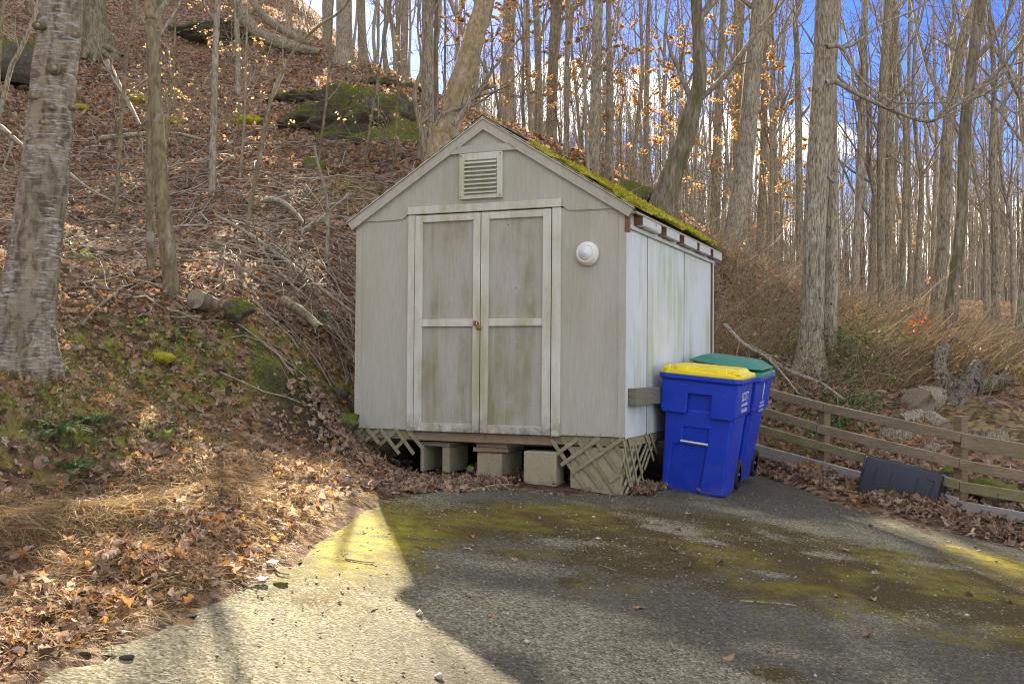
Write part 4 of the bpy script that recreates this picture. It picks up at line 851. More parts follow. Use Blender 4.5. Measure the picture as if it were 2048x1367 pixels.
tree('thin lichened sapling leaning behind the thicker twin stem', [(305, 527, 20), (300, 420, 17), (299, 300, 14), (303, 190, 13), (316, 60, 12), (320, 0, 11)], 9.7, 'sap', 8, limbs=6, sides=12, name='sapling', flare=False)
buttress, _, _, ub2 = tree('old tree with mossy buttress roots high on the left slope', [(196, 112, 74), (190, 70, 54), (187, 30, 48), (185, 0, 46)], 27., 'barkmoss', 18, limbs=9, sides=24)
for i, (a, b) in enumerate([((205, 95), (245, 112)), ((200, 100), (225, 122)), ((185, 100), (165, 118)), ((192, 104), (188, 126))]): upts = [P(*a, 26.6)-ub2, P((a[0]+b[0])/2, (a[1]+b[1])/2-3, 26.4)-ub2, P(*b, 26.1)-ub2]; g = Geo(); g.add(*tubes(catmull(upts, 8)[None], np.linspace(.10, .04, 8)[None], 8)); g.obj('root', M['barkmoss'], buttress, True)
SAP = [('crooked pale sapling leaning left of the silvery trunk', [(17, 152, 10), (35, 110, 9), (58, 60, 8), (76, 0, 7)], 16., 'bark2'), ('thin straight sapling at the far left edge of the slope', [(0, 90, 8), (4, 40, 7), (7, 0, 7)], 16., 'sap'),
 ('slim wavy sapling between the silvery trunk and the twin stems', [(236, 352, 9), (245, 220, 8), (253, 120, 7), (272, 0, 6)], 13.6, 'sap'), ('slim straight brown sapling in the middle of the leafy slope', [(423, 382, 15), (427, 260, 14), (431, 100, 13), (436, 0, 12)], 14., 'branch'),
 ('thin sapling leaning right over the leafy slope with tan leaves', [(495, 445, 10), (518, 320, 9), (545, 190, 8), (590, 100, 7), (640, 50, 6), (695, 5, 5)], 12.6, 'sap'), ('short straight sapling below the fallen curved trunks', [(476, 112, 11), (474, 60, 10), (472, 0, 10)], 24., 'bark2'),
 ('thin dark sapling bent beside the shed on the brushy slope', [(648, 560, 8), (656, 440, 7), (650, 380, 7), (635, 325, 6), (628, 290, 5)], 12., 'branch'), ('pencil-thin sapling in front of the large dark boulder', [(640, 300, 6), (655, 180, 5), (662, 60, 4)], 17., 'sap'), ('pale thin sapling rising past the right part of the large boulder', [(725, 330, 6), (752, 180, 5), (772, 60, 4)], 17., 'sap'),
 ('very thin upright sapling just left of the roof slope', [(790, 330, 5), (796, 180, 5), (799, 0, 4)], 17., 'sap'), ('slender sapling behind the brush pile with a slight lean', [(325, 380, 7), (333, 260, 6), (348, 120, 5)], 14.5, 'sap'), ('thin leaning sapling between the brown sapling and the tan-leaved one', [(478, 360, 6), (488, 250, 5), (492, 120, 5)], 15., 'branch')]
for lab, pts, d, m in SAP: tree(lab, pts, d, m, 1.0 if 'bent beside' in lab else (5. if d < 20 else 9), limbs=5, sides=8, name='sapling', crown0=.3, crown='bent beside' not in lab, llen=(.5, 1.5), flare=False, twig_r=.0025)
curvy, _, _, cb = tree('dark thin tree with an elbow bend beside the grey trunk', [(848, 318, 11), (838, 245, 10), (829, 190, 10), (838, 155, 9), (849, 128, 9), (850, 60, 9), (848, 0, 8)], 16.4, 'bark', 10, limbs=6, sides=10, flare=False, crown0=.5)
limb(curvy, cb, [(838, 248, 7), (858, 235, 6), (873, 215, 5), (880, 190, 4)], 16.4, seed=3, twigs=5)
grey, _, _, gb_ = tree('straight grey trunk with a vine behind the shed roof', [(857, 305, 33), (856, 200, 28), (856, 100, 24), (857, 0, 23)], 17., 'bark2', 17, limbs=8)
limb(grey, gb_, [(872, 305, 9), (873, 200, 9), (872, 100, 9), (874, -60, 8)], 16.7, 'barkmoss', twigs=0, name='vine')
beech, _, _, beb = tree('smooth tan trunk leaning right behind the roof peak', [(884, 290, 60), (901, 240, 50), (917, 180, 47), (935, 120, 45), (953, 55, 42), (969, 0, 40)], 15., 'beech', 15, limbs=9, sides=24, crown0=.5)
limb(beech, beb, [(872, 252, 6), (878, 236, 7), (900, 222, 7), (925, 214, 8), (948, 195, 10), (965, 178, 9), (993, 172, 6)], 14.4, seed=5, twigs=8, tl=(.2, .7)); limb(beech, beb, [(905, 250, 12), (935, 215, 13), (962, 180, 10), (985, 140, 6), (1025, 95, 5), (1060, 50, 4), (1095, 15, 3)], 14.3, seed=6, twigs=14, tl=(.4, 1.2))
TR = [  # label, pts, d, mat, height
 ('thick grey trunk on the skyline left of the roof', [(690, 128, 34), (689, 60, 32), (688, 0, 31)], 29.5, 'bark2', 18), ('medium trunk just left of the thick skyline trunk', [(654, 118, 22), (655, 60, 20), (655, 0, 20)], 34, 'bark', 18), ('slim trunk on the skyline above the mossy ledge', [(582, 115, 13), (578, 60, 12), (576, 0, 12)], 31, 'bark', 17), ('slim trunk right of the thick skyline trunk', [(727, 118, 19), (724, 60, 17), (722, 0, 16)], 30.5, 'bark', 18), ('thin skyline trunk forked low behind the mossy slab', [(776, 150, 10), (768, 80, 9), (780, 0, 8)], 30, 'bark', 16), ('darker slim skyline trunk near the grey vined trunk', [(808, 160, 15), (809, 80, 14), (811, 0, 13)], 29, 'bark', 17),
 ('pale lumpy trunk right of the leaning tan trunk', [(1010, 262, 29), (1014, 150, 26), (1018, 60, 25), (1020, 0, 26)], 28, 'bark2', 18), ('dim brown trunk among golden leaves above the roof', [(1077, 270, 15), (1076, 120, 14), (1070, 0, 13)], 27, 'bark', 17), ('dark split-bark trunk above the right roof slope', [(1104, 300, 22), (1104, 200, 21), (1108, 100, 22), (1114, 0, 22)], 26, 'bark', 18), ('thin dark trunk beside the split-bark trunk', [(1133, 310, 12), (1134, 150, 11), (1137, 0, 9)], 23, 'bark', 16), ('pole-thin dark stem rising over the roof slope', [(1176, 345, 7), (1170, 200, 6), (1169, 0, 5)], 15, 'branch', 9), ('even grey trunk over the middle of the roof slope', [(1187, 335, 23), (1192, 180, 21), (1197, 0, 20)], 21, 'bark2', 19),
 ('forked brown trunk over the mossy part of the roof', [(1217, 350, 18), (1220, 240, 16), (1219, 120, 12), (1217, 0, 10)], 21.5, 'bark', 17), ('straight slender trunk beyond the mossy roof edge', [(1291, 385, 11), (1293, 200, 10), (1298, 0, 8)], 23, 'bark', 17), ('slim leaning trunk between the forked trunk and the slender one', [(1262, 360, 10), (1275, 240, 9), (1284, 150, 7), (1280, 0, 6)], 24, 'bark', 15),
 ('crooked mossy trunk leaning right over the shed roof corner', [(1326, 412, 44), (1345, 345, 40), (1367, 285, 37), (1384, 220, 34), (1399, 165, 28), (1398, 90, 25), (1392, 0, 22)], 18.3, 'barkmoss', 15), ('slim grey trunk behind the big leaning one at the roof corner', [(1424, 492, 18), (1433, 300, 16), (1441, 130, 15), (1447, 0, 14)], 24, 'bark', 18), ('dim slim trunk with golden leaves beside the big leaning one', [(1471, 440, 12), (1471, 200, 12), (1472, 0, 11)], 28, 'bark', 18), ('big grey trunk leaning right beyond the shed corner', [(1464, 512, 46), (1477, 400, 38), (1493, 285, 36), (1507, 130, 33), (1520, 0, 33)], 18.8, 'bark2', 18), ('straight trunk half hidden behind the big leaning one', [(1519, 520, 17), (1527, 300, 14), (1529, 150, 13), (1537, 0, 12)], 25, 'bark', 18), ('slender brown trunk between the big leaning trunk and the double trunk', [(1553, 520, 13), (1549, 280, 10), (1543, 0, 8)], 27, 'bark', 18), ('kinked slim trunk just left of the double trunk', [(1601, 560, 16), (1597, 300, 13), (1594, 110, 11), (1590, 40, 11), (1600, 0, 13)], 20, 'bark', 17),
 ('slim leaning grey trunk right of the double trunk', [(1708, 588, 17), (1716, 420, 15), (1723, 285, 16), (1725, 130, 15), (1731, 0, 14)], 20, 'bark2', 18), ('left trunk of the close brown pair beyond the double trunk', [(1742, 605, 15), (1747, 450, 13), (1748, 380, 11), (1738, 320, 8), (1735, 200, 6)], 20.5, 'bark', 14), ('right trunk of the close brown pair beyond the double trunk', [(1764, 608, 16), (1762, 450, 15), (1763, 285, 17), (1768, 130, 17), (1778, 0, 14)], 20, 'bark', 18), ('slender straight trunk in the open woods near the orange leaves', [(1803, 618, 13), (1809, 420, 11), (1811, 285, 10), (1797, 130, 8), (1790, 0, 7)], 21.5, 'bark', 17), ('thin upright trunk just behind the slender straight one', [(1821, 595, 10), (1818, 400, 8), (1817, 200, 7), (1819, 0, 6)], 26, 'bark', 17), ('slim trunk forking at mid height left of the mossy pair', [(1833, 592, 15), (1841, 430, 12), (1842, 350, 10), (1833, 290, 8), (1826, 150, 6)], 24, 'bark', 14), ('thin light trunk close behind the mossy pair', [(1866, 580, 10), (1868, 430, 9), (1873, 290, 8), (1868, 100, 6)], 27, 'bark2', 16),
 ('dark trunk of the leaning pair, left of its mossy partner', [(1866, 656, 32), (1874, 600, 27), (1886, 470, 25), (1893, 300, 24), (1908, 170, 22), (1930, 60, 20), (1950, 0, 16)], 16.5, 'bark', 18), ('mossy trunk of the leaning pair beside the orange leaves', [(1893, 700, 30), (1900, 640, 28), (1910, 540, 25), (1922, 430, 23), (1928, 290, 22), (1944, 130, 22), (1962, 0, 22)], 15, 'barkmoss', 18), ('thin wavy trunk right of the mossy pair', [(1971, 636, 9), (1969, 480, 8), (1962, 410, 7), (1948, 350, 6)], 23, 'branch', 10), ('medium forked trunk with ivy near the right clearing', [(1993, 695, 18), (1992, 560, 16), (1990, 420, 15), (1985, 320, 15), (1988, 200, 10), (1985, 100, 9)], 17, 'bark', 14), ('thin crooked trunk beside the forked ivy trunk', [(2027, 645, 10), (2024, 500, 9), (2020, 430, 8), (2008, 380, 7), (2000, 300, 5)], 21, 'branch', 11), ('broad-based trunk at the far right of the clearing', [(2034, 702, 30), (2042, 620, 18), (2050, 480, 14), (2056, 300, 13), (2062, 100, 11)], 15, 'bark', 15)]
for lab, pts, d, m, h in TR: tree(lab, pts, d, m, h, relief=.06 if (d < 19 and pts[0][2] > 27) else 0., limbs=4 if pts[0][0] < 900 else (10 if d < 19 else 13), sides=16 if d < 19 else 12, crown0=.22 if d > 19 else .32)
main, _, _, mb_ = tree('massive double grey trunk rising beside the brambles', [(1618, 742, 54), (1621, 690, 45), (1625, 590, 42), (1631, 420, 42), (1641, 285, 48), (1650, 130, 46), (1655, 0, 48)], 12.6, 'bark2', 17, limbs=7, sides=24, crown0=.55, relief=.07)
g = Geo(); c = catmull([P(*p)-mb_ for p in [(1655, 735, 12.9), (1658, 640, 12.9), (1661, 480, 12.85), (1661, 340, 12.8), (1660, 200, 12.75), (1662, 0, 12.7)]], 26); r_ = np.random.default_rng(4); g.add(*tubes(c[None], trunk_rad(c, np.linspace(.098, .08, 26), r_, 18)[None], 18)); g.obj('trunk', M['bark2'], main, True)
limb(main, mb_, [(1652, 166, 14), (1672, 164, 10), (1700, 180, 9), (1760, 210, 9), (1825, 236, 8), (1862, 243, 7), (1890, 228, 6), (1920, 206, 6), (1965, 190, 5), (2010, 165, 4), (2060, 150, 3)], 12.3, seed=8, twigs=16, tl=(.4, 1.5)); limb(main, mb_, [(1655, 93, 12), (1685, 96, 8), (1715, 150, 6), (1755, 185, 6), (1790, 204, 5), (1850, 206, 4), (1900, 205, 3)], 12.3, seed=9, twigs=12, tl=(.4, 1.3)); limb(main, mb_, [(1918, 207, 5), (1955, 180, 5), (1990, 160, 4), (2025, 130, 4), (2060, 100, 3)], 12.3, seed=10, twigs=10, tl=(.4, 1.2)); limb(main, mb_, [(1655, 352, 9), (1668, 362, 8), (1672, 340, 6), (1676, 325, 5)], 12.3, seed=12, twigs=0, name='stub'); limb(main, mb_, [(1650, 90, 7), (1700, 92, 6), (1760, 50, 5), (1830, 20, 4), (1870, -10, 3)], 12.3, seed=13, twigs=12, tl=(.4, 1.2))

# curved fallen trunks on the hill crest
for i, (lab, pts, rr) in enumerate([('dark curved fallen trunk arching down the hill crest', [(462, -10), (490, 40), (530, 75), (590, 95), (640, 105)], [.16, .19, .2, .17, .1]), ('second fallen trunk crossing above the first on the hill crest', [(500, -5), (530, 35), (565, 60), (620, 88)], [.10, .12, .12, .08])]):
    log_thing('fallen_tree', lab, 'fallen tree', [P(a, b, 30.5) for a, b in pts], rr, 'bark', 'cut', (False, False), 50+i)

# ---- background woods: a few trees grown once, then copied
protos = []
for k in range(9):
    r_ = np.random.default_rng(100+k); h = r_.uniform(12, 19); lean = r_.normal(0, 1.1, 2); n = 11; z = np.linspace(0, h, n); wob = np.cumsum(r_.normal(0, .11, (n, 2)), 0)
    c = catmull(np.stack([lean[0]*(z/h)**1.5+wob[:, 0], lean[1]*(z/h)**1.5+wob[:, 1], z], 1), 24); rr = np.linspace(r_.uniform(.045, .115), .012, 24)
    g = Geo(); g.add(*tubes(c[None], trunk_rad(c, rr, r_, 8, True, .4)[None], 8))
    if k % 2 == 0:      # a second stem forking off
        f0 = r_.integers(5, 11); d2 = unit(np.array([r_.normal(0, .35), r_.normal(0, .35), 1.])); c2 = c[f0]+d2*np.linspace(0, h*.5, 14)[:, None]+np.cumsum(r_.normal(0, .05, (14, 3)), 0); r2_ = np.linspace(rr[f0]*.75, .01, 14); g.add(*tubes(c2[None], r2_[None], 7))
    mt = g.mesh('trunk', M['bark' if k % 2 else 'bark2'], True)
    root = bpy.data.objects.new('tmp', None); COL.objects.link(root); make_crown(root, c, rr, r_, 20, .15, (.8, 2.2), .0070); co_ = root.children[0]; protos.append((mt, co_.data)); bpy.data.objects.remove(co_); bpy.data.objects.remove(root)
r_ = np.random.default_rng(55)
def bg_tree(x, y, k, s, label, group):
    root = empty('bare_tree', (x, y, gz1(x, y)-.1), (0, 0, r_.uniform(0, 6.28)), label, 'tree', group); root.scale = (s, s, s*r_.uniform(.9, 1.1))
    for nm, me in zip(('trunk', 'crown'), protos[k]): link(bpy.data.objects.new(nm, me), root)
def LBL(px, d):
    a = 'behind the golden beech saplings over the roof' if px < 1320 else ('behind the big leaning grey trunk' if px < 1560 else ('behind the massive double trunk' if px < 1700 else ('behind the close brown pair of trunks' if px < 1850 else 'in the woods past the leaning mossy pair')))
    return ('slender bare tree ' if d < 40 else 'dim far-off bare tree ')+a
cnt = 0
for k in range(900):
    d = r_.uniform(24, 62); px = r_.uniform(860, 2090); q = P(px, 600, d)
    if px < 1350 and d < 27: continue
    if r_.random() > (.45+.55*(d-24)/38): continue
    bg_tree(q[0], q[1], r_.integers(0, 9), r_.uniform(.75, 1.2), LBL(px, d), 'distant bare trees'); cnt += 1
    if cnt >= 56: break
for k in range(12):
    d = r_.uniform(36, 50); px = r_.uniform(715, 890); q = P(px, 100, d); bg_tree(q[0], q[1], r_.integers(0, 9), r_.uniform(.6, 1.0), 'slender bare tree behind the hill crest left of the roof', 'bare trees behind the crest')
for k in range(11):
    d = r_.uniform(37, 50); px = r_.choice([r_.uniform(300, 535), r_.uniform(655, 715)]); q = P(px, 100, d); bg_tree(q[0], q[1], r_.integers(0, 9), r_.uniform(.6, 1.0), 'slender bare tree on the crest above the fallen curved trunks', 'bare trees on the crest')
# far-off wood: one mass of thin stems and twigs
g = Geo(); k = 900; d = r_.uniform(60, 120, k); x = d*np.tan(r_.uniform(-.06, .60, k)); z = hz(x, d); h = r_.uniform(9, 17, k); t = np.linspace(0, 1, 5); pts = np.stack([x[:, None]+r_.normal(0, .5, (k, 1))*t, d[:, None]+0*t, z[:, None]+h[:, None]*t], -1); rr = (r_.uniform(.04, .12, (k, 1)))*(1-.85*t); V, Q = tubes(pts, rr, 4); g.add(V, Q, np.repeat(r_.random(k), 20))
l2, w2 = sprout(r_, pts, rr, 9, .3, 1., 1.2, 3.5, .6, 4, .4, .6, .1); V, Q = tubes(l2, np.clip(w2, .012, .04), 3); g.add(V, Q, np.repeat(r_.random(len(l2)), 12)); l3, w3 = sprout(r_, l2, w2, 3, .2, 1., .6, 1.6, .4, 3, .6, .4, .1); V, Q = tubes(l3, np.clip(w3, .008, .02), 3); g.add(V, Q, np.repeat(r_.random(len(l3)), 9))
k = 2600; d = r_.uniform(42, 110, k); x = d*np.tan(r_.uniform(-.05, .60, k)); z = hz(x, d); h = r_.uniform(2, 6.5, k); pts = np.stack([x[:, None]+r_.normal(0, .4, (k, 1))*t, d[:, None]+0*t, z[:, None]+h[:, None]*t], -1); rr = r_.uniform(.012, .04, (k, 1))*(1-.8*t); V, Q = tubes(pts, rr, 3); g.add(V, Q, np.repeat(r_.random(k), 15)); l2, w2 = sprout(r_, pts, rr, 6, .15, 1., .5, 1.8, .5, 4, .6, .5, .12); V, Q = tubes(l2, np.clip(w2, .008, .02), 3); g.add(V, Q, np.repeat(r_.random(len(l2)), 12))
tag(g.obj('far_woods', M['twig'], None, False, 'rnd'), 'hazy mass of far-off bare woods beyond the clearing', None, None, 'stuff')

# ---- beech saplings that keep their tan leaves
def leaf_cards(pos, r_, size, droop=.4, n_out=6):
    """folded pointed leaves: 6 verts, 4 tris"""
    k = len(pos); d = unit(r_.normal(0, 1, (k, 3))*np.array([1, 1, .5])+np.array([0, 0, -droop])); s = unit(np.cross(d, r_.normal(0, 1, (k, 3)))); n = np.cross(d, s); L_ = size*r_.uniform(.6, 1.2, (k, 1)); w = L_*r_.uniform(.22, .33, (k, 1)); fold = r_.uniform(.1, .5, (k, 1))
    V = np.stack([pos, pos+d*L_*.5+s*w+n*w*fold, pos+d*L_*.5-n*w*.3, pos+d*L_*.5-s*w+n*w*fold, pos+d*L_*(1.)+n*L_*r_.normal(0, .15, (k, 1))], 1); b = np.arange(k)[:, None]*5
    Fc = np.concatenate([b+np.array([[0, 1, 2]]), b+np.array([[0, 2, 3]]), b+np.array([[1, 4, 2]]), b+np.array([[2, 4, 3]])]); return V.reshape(-1, 3), Fc, np.repeat(r_.random(k), 5)
def beech_sap(px, py, d, h, label, seed, nl=520, leaf=.075, spread=1.):
    r_ = np.random.default_rng(seed); q = P(px, py, d); z = gz1(q[0], q[1]); root = empty('beech_sapling', (q[0], q[1], z), (0, 0, 0), label, 'tree', None)
    n = 10; t = np.linspace(0, 1, n); c = np.stack([np.cumsum(r_.normal(0, .05, n)), np.cumsum(r_.normal(0, .05, n)), -.1+h*t], 1); rr = np.linspace(.03*h/5, .005, n); g = Geo(); g.add(*tubes(c[None], rr[None], 7)); g.obj('trunk', M['sap'], root, True)
    g = Geo(); l1, w1 = sprout(r_, c[None], rr[None], 22, .15, 1., .8*spread, 2.0*spread, -.15, 6, .5, .1, .07); g.add(*tubes(l1, np.clip(w1, .003, .02), 4)); l2, w2 = sprout(r_, l1, w1, 5, .2, 1., .25, .7, -.05, 4, .6, .05, .1); g.add(*tubes(l2, np.clip(w2, .0036, .01), 3)); g.obj('branches', M['branch'], root, True)
    sub_ = r_.permutation(len(l2))[:int(len(l2)*.5)]; i = r_.choice(sub_, nl); s = r_.uniform(.2, 1, (nl, 1)); pos = l2[i, 1]*(1-s)+l2[i, 3]*s; g = Geo(); g.add(*leaf_cards(pos, r_, leaf)); o = g.obj('leaves', M['beechleaf'], root, False, 'rnd'); o['kind'] = 'stuff'
for i, (px, py, d, h, lab) in enumerate([(1050, 300, 26, 5.6, 'golden-leaved beech sapling right behind the roof peak'), (1000, 300, 24.5, 5.2, 'golden-leaved beech sapling beside the leaning tan trunk'), (1120, 320, 25.5, 4.6, 'golden-leaved beech sapling by the split-bark trunk'), (1250, 370, 22.5, 3.6, 'golden-leaved beech sapling over the mossy roof edge'), (895, 250, 24, 6.2, 'tall golden-leaved beech between the vined and tan trunks'), (1160, 330, 25, 4.6, 'golden-leaved beech sapling behind the pole-thin stem'), (1440, 470, 22, 5.0, 'golden-leaved beech sapling left of the big leaning grey trunk'), (1530, 520, 23, 4.6, 'golden-leaved beech sapling right of the big leaning grey trunk'), (1320, 400, 25, 4.0, 'golden-leaved beech sapling behind the crooked mossy trunk'), (790, 300, 16.5, 1.9, 'low tan-leaved beech sapling against the dark boulder'), (1560, 560, 27, 4.2, 'tan-leaved beech sapling in the woods left of the double trunk'), (1790, 610, 32, 3.2, 'low tan-leaved beech in the clearing woods'), (455, 150, 26., 3.0, 'tan-leaved beech sapling under the fallen curved trunks'), (330, 200, 18.5, 1.4, 'low tan-leaved beech sprays behind the twin stems'), (480, 230, 17., 2.2, 'thin tan-leaved beech sapling on the mid slope'), (1200, 345, 20.0, 2.2, 'low golden beech sprays just above the roof slope'), (400, 270, 15.5, 1.3, 'short sparse tan-leaved sapling by the slim brown stem')]):
    beech_sap(px, py, d, h, lab, 300+i, 2300 if h > 3.4 else (600 if h > 2.5 else 170), .078 if h > 3.4 else .065, 1.0 if h > 2.5 else .55)

# ================================================================ LEAF LITTER
def leaf_shape(kind):
    """outline (x along the leaf, y across) of lobed / oval leaves; centre vertex first"""
    if kind == 0: o = [(0, 0), (.22, .20), (.42, .12), (.60, .26), (.78, .12), (1, 0), (.78, -.12), (.60, -.26), (.42, -.12), (.22, -.20)]
    elif kind == 1: o = [(0, 0), (.25, .24), (.55, .27), (.82, .14), (1, 0), (.82, -.14), (.55, -.27), (.25, -.24)]
    else: o = [(0, 0), (.10, .30), (.38, .16), (.55, .42), (.72, .14), (1, .02), (.72, -.14), (.55, -.42), (.38, -.16), (.10, -.30)]
    return np.array([(.5, 0)]+o)
LS = [leaf_shape(i) for i in range(3)]
def litter(name, label, xy, r_, size=(.05, .12), mat='litter', lift=.012, tilt=.45, curl=.5, rshift=0., zf=None):
    g = Geo(); z = (zf or gz)(xy[:, 0], xy[:, 1]); kinds = r_.integers(0, 3, len(xy))
    eps = .06; nx = -((zf or gz)(xy[:, 0]+eps, xy[:, 1])-z)/eps; ny = -((zf or gz)(xy[:, 0], xy[:, 1]+eps)-z)/eps; N = unit(np.stack([np.clip(nx, -1.2, 1.2), np.clip(ny, -1.2, 1.2), np.ones(len(z))], 1))
    for kd in range(3):
        i = np.where(kinds == kd)[0]; k = len(i)
        if k == 0: continue
        sh = LS[kd]; L_ = r_.uniform(*size, k)[:, None]; n = unit(N[i]+r_.normal(0, tilt, (k, 3))); n[:, 2] = np.abs(n[:, 2]); d = unit(np.cross(n, r_.normal(0, 1, (k, 3)))); s = np.cross(n, d)
        cu = r_.normal(0, curl, (k, 1)); cv = r_.normal(.1, curl, (k, 1)); X_ = (sh[None, :, 0]-.5); Y_ = sh[None, :, 1]; Zc = cu*X_**2*1.3+cv*Y_**2*3.2+r_.normal(0, .035, (k, len(sh)))
        base = np.stack([xy[i, 0], xy[i, 1], z[i]+lift+r_.random(k)*lift*1.6], 1)
        V = base[:, None]+L_[:, None]*(d[:, None]*X_[..., None]+s[:, None]*Y_[..., None]+n[:, None]*Zc[..., None]); m = len(sh); b = np.arange(k)[:, None]*m
        F_s = np.concatenate([b+np.array([[0, 1+j, 1+(j+1) % (m-1)]]) for j in range(m-1)]); g.add(V.reshape(-1, 3), F_s, np.repeat(np.clip(r_.random(k)+rshift, 0, 1), m))
    return tag(g.obj(name, M[mat], None, False, 'rnd'), label, None, None, 'stuff')
r_ = np.random.default_rng(21)
def scatter(x0, x1, y0, y1, dens, mask=None):
    k = int((x1-x0)*(y1-y0)*dens); xy = np.stack([r_.uniform(x0, x1, k), r_.uniform(y0, y1, k)], 1); sdv = lot_sd(xy[:, 0], xy[:, 1]); keep = sdv < -.0
    u_ = (xy-SH[:2])@SU[:2]; v_ = (xy-SH[:2])@SV[:2]; keep &= ~((u_ > -W-.02) & (u_ < .02) & (v_ > .1) & (v_ < 3.1))
    if mask is not None: keep &= mask(xy[:, 0], xy[:, 1])
    return xy[keep]
patch = lambda x, y: fbm(x*1.1+7, y*1.1, 3)+r_.normal(0, .13, x.shape) > .40
bermm = lambda x, y: near_seg(x, y, [g2(10, 1075, 4.6), g2(180, 1020, 5.2), g2(330, 985, 5.7), g2(470, 965, 6.3)]) > .36*r_.random(x.shape)**.4
dirtm = lambda x, y: bermm(x, y) & (near_seg(x, y, [g2(600, 790, 8.8), g2(690, 830, 8.9)]) > .38+.2*r_.random(x.shape))
A1 = np.concatenate([scatter(-5.5, -.6, 2.8, 8.8, 330, lambda x, y: patch(x, y) & dirtm(x, y)), scatter(-9, -.8, 8.8, 17, 240, lambda x, y: patch(x, y) & dirtm(x, y))])
A0 = np.concatenate([scatter(-4.6, -1.2, 5.4, 10.2, 420, lambda x, y: dirtm(x, y))]); litter('bank_leaf_crumbs', 'small broken leaves over the mossy bank', A0, r_, (.018, .05), tilt=.6)
litter('bank_leaf_litter', 'brown fallen leaves covering the bank and lower slope', A1, r_, (.028, .078), tilt=.7)
A2 = np.concatenate([scatter(-16, 6, 16, 30, 85), scatter(-24, 2, 30, 44, 40), scatter(-26, 0, 44, 62, 22)]); litter('hill_leaf_litter', 'brown fallen leaves covering the upper hillside', A2, r_, (.07, .15), tilt=.85)
A3 = np.concatenate([scatter(1.8, 12, 9.2, 19, 120, lambda x, y: fbm(x*.9+1, y*.9, 3) > .42), scatter(4, 26, 19, 38, 28)]); litter('woods_leaf_litter', 'tan fallen leaves on the woodland floor beyond the fence', A3, r_, (.06, .13), rshift=.15)
# drifts: along the shed front, along the fence and the driveway edge
def along(pts, n, spread, skew=0.):
    pts = np.array(pts); seg = np.linalg.norm(np.diff(pts, axis=0), axis=1); cs = np.concatenate([[0], np.cumsum(seg)]); s = r_.uniform(0, cs[-1], n); c = np.stack([np.interp(s, cs, pts[:, i]) for i in range(2)], 1); return c+r_.normal(0, spread, (n, 2))
w2 = lambda p: tuple(onlot(*p)[:2])
shed_drift = np.concatenate([along([shed_w(-2.5, -.25)[:2], shed_w(-1.7, -.35)[:2], shed_w(-1.15, -.35)[:2]], 2600, .21), along([w2((700, 985)), w2((850, 970)), w2((980, 965))], 900, .10), along([shed_w(-2.0, .3)[:2], shed_w(-.2, .5)[:2]], 500, .2), along([shed_w(.03, .15)[:2], shed_w(.05, .8)[:2]], 130, .05)])
litter('shed_leaf_drift', 'drift of pale dead leaves below the shed doors', shed_drift, r_, (.04, .095), 'paleleaf', .018, .5)
fd = lambda t, o: tuple(FA+(FB-FA)*t+FN*o)
fence_drift = np.concatenate([along([fd(-.5, .25), fd(.2, .3), fd(.6, .35)], 700, .10), along([fd(.55, .42), fd(1.2, .36), fd(2.2, .34)], 2100, .12), along([fd(-.5, -.4), fd(2.2, -.4)], 1500, .25)])
litter('fence_leaf_drift', 'thick drift of dead oak leaves along the fence and tote', fence_drift, r_, (.05, .11), 'paleleaf', .012, .55)
edge = along([w2(p) for p in [(-60, 1330), (60, 1270), (220, 1200), (380, 1130), (500, 1070)]], 2300, .10); litter('edge_leaf_drift', 'rust coloured leaves along the driveway edge', edge, r_, (.022, .062), 'litter', .010, .38, rshift=.0)
lone = np.stack([r_.uniform(-1.2, 4.5, 80), r_.uniform(4.2, 8.4, 80)], 1); litter('stray_leaves', 'stray dead leaves scattered over the asphalt', lone, r_, (.03, .07), 'paleleaf', .006, .25)

# ================================================================ STRAW GRASS, MOSS TUFTS, TWIGS
def blades(name, label, xy, r_, h=(.08, .22), w=.0022, lay=1.0, mat='straw', n=4, flow=None):
    k = len(xy); z = gz(xy[:, 0], xy[:, 1]); p = np.stack([xy[:, 0], xy[:, 1], z-.005], 1); L_ = r_.uniform(*h, (k, 1)); az = r_.normal(0, 1, (k, 3))*np.array([1, 1, 0]); az = unit(az+(np.array(flow) if flow is not None else 0)); d = unit(az*lay+np.array([0, 0, 1.])*r_.uniform(.3, 1.2, (k, 1)))
    pts = [p]
    for j in range(1, n): d = unit(d+az*.25*lay+np.array([0, 0, -.42*lay])*j/n*1.6+r_.normal(0, .12, (k, 3))); pts.append(pts[-1]+d*L_/(n-1))
    PT = np.stack(pts, 1); s = unit(np.cross(d, r_.normal(0, 1, (k, 3)))); wd = w*r_.uniform(.6, 1.4, (k, 1)); ws = np.linspace(1, .15, n)
    V = np.stack([PT-s[:, None]*wd[:, None]*ws[None, :, None], PT+s[:, None]*wd[:, None]*ws[None, :, None]], 2).reshape(-1, 3); b = np.arange(k)[:, None]*(2*n); Q = np.concatenate([b+np.array([[2*j, 2*j+1, 2*j+3, 2*j+2]]) for j in range(n-1)]); g = Geo(); g.add(V, Q, np.repeat(r_.random(k), 2*n))
    zmin = gz(V[:, 0], V[:, 1])+.003; g.V[0][:, 2] = np.maximum(V[:, 2], zmin)
    return tag(g.obj(name, M[mat], None, False, 'rnd'), label, None, None, 'stuff')
berm = along([g2(10, 1075, 4.6), g2(180, 1020, 5.2), g2(330, 985, 5.7), g2(470, 965, 6.3)], 15000, .23); berm = berm[lot_sd(berm[:, 0], berm[:, 1]) < -.05]
blades('straw_grass', 'matted dry straw grass on the low berm by the driveway', berm, r_, (.08, .26), .0024, 1.2, flow=(.7, -.9, 0))
